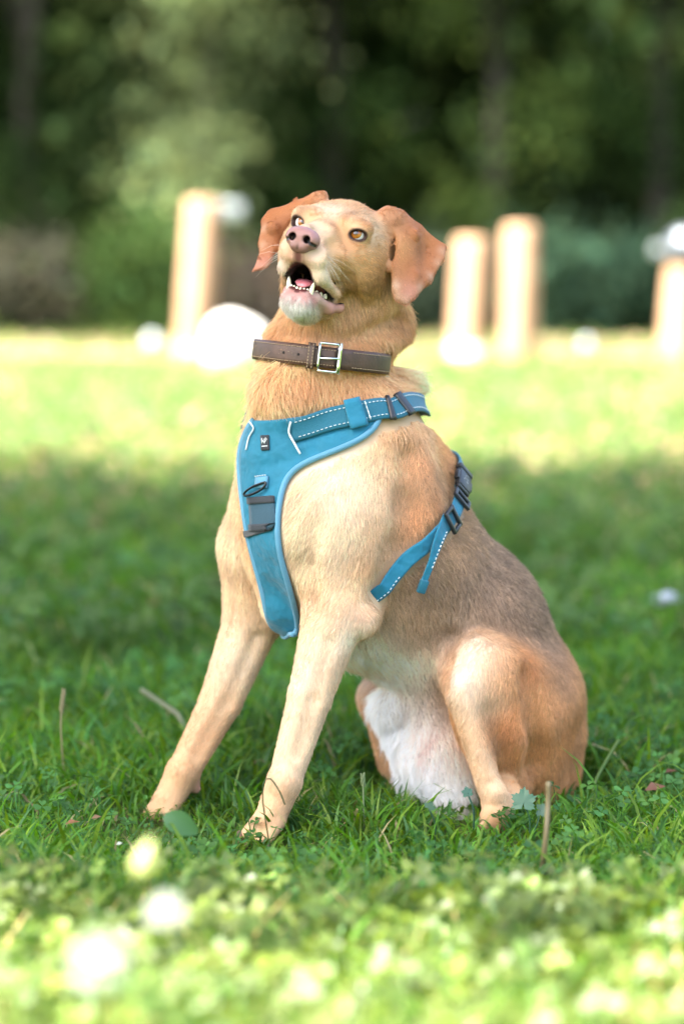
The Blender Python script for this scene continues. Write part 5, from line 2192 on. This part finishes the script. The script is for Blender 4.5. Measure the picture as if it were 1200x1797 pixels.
def dry_stalk(label, P, r, col, head=None, name='grass_stalk'):
    P = [np.asarray(p, float) for p in P]
    t = thing(name, (P[0][0], P[0][1], 0), label, 'grass stalk')
    stalk('stem', P, r, col, t)
    if head:
        mb = MB()
        a, b_ = P[-2], P[-1]
        for k in range(head):
            f = k / head
            p = a + (b_ - a) * f
            sd_ = np.array([math.cos(k * 2.4), math.sin(k * 2.4), .9])
            mb.ball(p + sd_ * .0022, (.0011, .0011, .0032), 6, 5)
        mb.build('seed_head', green, t, True, col_attr(np.concatenate(mb.V), np.array(col) * 1.1))
    return t


def gz(p, dx=0.0, dy=0.0):
    return np.array([p[0] + dx, p[1] + dy, lawn_z(p[1] + dy) - .01])


a = at(108, 1288, 3.28)
dry_stalk('thin pale seed stalk standing alone at the left edge', [gz(a, .002, .01), a, at(108, 1250, 3.28), at(113, 1212, 3.28)], .0012, (.30, .27, .15), 26)
a = at(962, 1372, 2.72)
dry_stalk('thick dry brown stalk in front of the dog\'s rump', [gz(a, -.01, .0), at(957, 1470, 2.71), at(961, 1410, 2.72), a], .0032, (.24, .20, .10))
a = at(247, 1210, 3.55)
dry_stalk('slanting pale dry stalk behind the dog\'s far front leg', [gz(at(330, 1290, 3.5)), at(318, 1262, 3.52), at(280, 1232, 3.54), a], .0042, (.20, .22, .12))
a = at(637, 1380, 2.98)
dry_stalk('thin seed stalk standing between the front and hind legs', [gz(a, .002, .01), at(638, 1430, 2.98), a, at(636, 1360, 2.98)], .0012, (.20, .26, .12), 14)
a = at(1085, 1298, 3.2)
dry_stalk('long bright green grass stem leaning right behind the dog\'s rump', [gz(at(1035, 1400, 3.16)), at(1045, 1370, 3.17), at(1066, 1330, 3.19), a], .0026, (.09, .17, .03))
a = at(470, 1352, 2.86)
dry_stalk('thin curled grass stem crossing the dog\'s near front leg', [gz(at(478, 1475, 2.87)), at(466, 1440, 2.86), at(461, 1400, 2.86), at(464, 1372, 2.86), at(474, 1366, 2.86), at(490, 1388, 2.86), at(500, 1412, 2.86)], .0009, (.06, .10, .03))

# ---- pale flowers close to the lens, out of focus
petal = leaf_mat('petal', transl=.35, gloss=.03)


def flower(label, px, py, Yd, S, kind, foot):
    c = at(px, py, Yd)
    base = np.array([foot[0], foot[1], lawn_z(foot[1]) - .01])
    t = thing('white_flower' if kind != 'bud' else 'flower_bud', tuple(base), label, 'flower')
    stalk('stem', [base, (base * .5 + c * .5) + np.array([.01, 0, .02]), c - np.array([0, 0, S * .8])], .0016, (.085, .16, .03), t)
    if kind == 'ball':
        P = nrm(rg.normal(size=(150, 3)))
        P = P[P[:, 2] > -.55]
        V, F, cc = leaves(c + P * S * .35, P + rg.normal(size=P.shape) * .25, S * .75, vary((.66, .68, .62), len(P), rg, .08, .03), rg, .45, .4)
        mesh_np('flower_head', V, F, petal, False, t, {'leaf_colour': ('FLOAT_COLOR', rgba(cc))})
        mb = MB()
        mb.ball(c - np.array([0, 0, S * .1]), (S * .5, S * .5, S * .5), 12, 8)
        mb.build('calyx', petal, t, True, col_attr(np.concatenate(mb.V), (.32, .42, .16)))
    else:
        ax = nrm(np.array([.30, 0, 1.0]))
        mb = MB()
        zs = np.linspace(-1, 1, 9)
        mb.tube([c + ax * z * S for z in zs], [S * .05, S * .36, S * .50, S * .54, S * .50, S * .42, S * .32, S * .18, S * .03], 12)
        mb.build('petals', petal, t, True, col_attr(np.concatenate(mb.V), (.50, .55, .22)))
        P = nrm(rg.normal(size=(10, 3)) * (1, 1, .2))
        V, F, cc = leaves(np.repeat([c - ax * S * .95], 10, 0), P * .5 + ax, S * .8, vary((.10, .2, .04), 10, rg, .1, .05), rg, .4)
        mesh_np('sepal', V, F, green, False, t, {'leaf_colour': ('FLOAT_COLOR', rgba(cc))})
    # a leaf or two on the stem
    for k in range(2):
        q = base + (c - base) * (.35 + .25 * k)
        V, F, cc = leaves(np.array([q]), np.array([[(-1) ** k, -.2, .7]]), .045, np.array([[.09, .16, .03]]), rg, .4)
        mesh_np('leaf', V, F, green, False, t, {'leaf_colour': ('FLOAT_COLOR', rgba(cc))})
    return t


flower('largest and most blurred white flower, at the lower left corner', 176, 1690, 1.30, .0135, 'ball', (-.14, 1.34))
flower('smaller blurred white flower right of the largest one', 291, 1602, 1.62, .0125, 'ball', (-.12, 1.70))
flower('blurred pale yellow bud above the white flowers', 255, 1508, 1.80, .0165, 'bud', (-.16, 1.84))
for k, (px, py, lab) in enumerate([(455, 1592, 'narrow pale bud standing alone in front of the near front paw'), ]):
    flower(lab, px, py, 2.05, .0085, 'bud', (at(px, py, 2.05)[0], 2.09))
# small petals and fallen leaves
for k, (px, py, Yd, S, col, lab) in enumerate([
        (210, 1482, 2.78, .008, (.62, .64, .55), 'tiny white petal lying left of the yellow bud'),
        (598, 1598, 2.42, .007, (.60, .62, .56), 'tiny white petal in the grass below the dog'),
        (128, 1458, 2.90, .018, (.30, .13, .07), 'reddish fallen leaf at the left edge'),
        (170, 1450, 2.93, .013, (.22, .13, .07), 'small brown fallen leaf right of the reddish one'),
        (1150, 1392, 3.08, .030, (.17, .075, .04), 'large reddish brown fallen leaf at the right edge'),
        (1176, 1362, 3.18, .022, (.16, .08, .05), 'brown fallen leaf behind the reddish brown one at the right edge')]):
    c = at(px, py, Yd)
    c[2] = max(c[2], lawn_z(c[1]) + .03)
    V, F, cc = leaves(np.array([c - np.array([S / 2, 0, 0])]), np.array([[1, .2, .25]]), S, np.array([col]), rg, .6, .4, np.array([0, -.6, 1.0]))
    o = mesh_np('fallen_leaf' if col[0] < .5 else 'petal', V, F, green, False, None, {'leaf_colour': ('FLOAT_COLOR', rgba(cc))})
    tag(o, lab, 'leaf' if col[0] < .5 else 'petal')
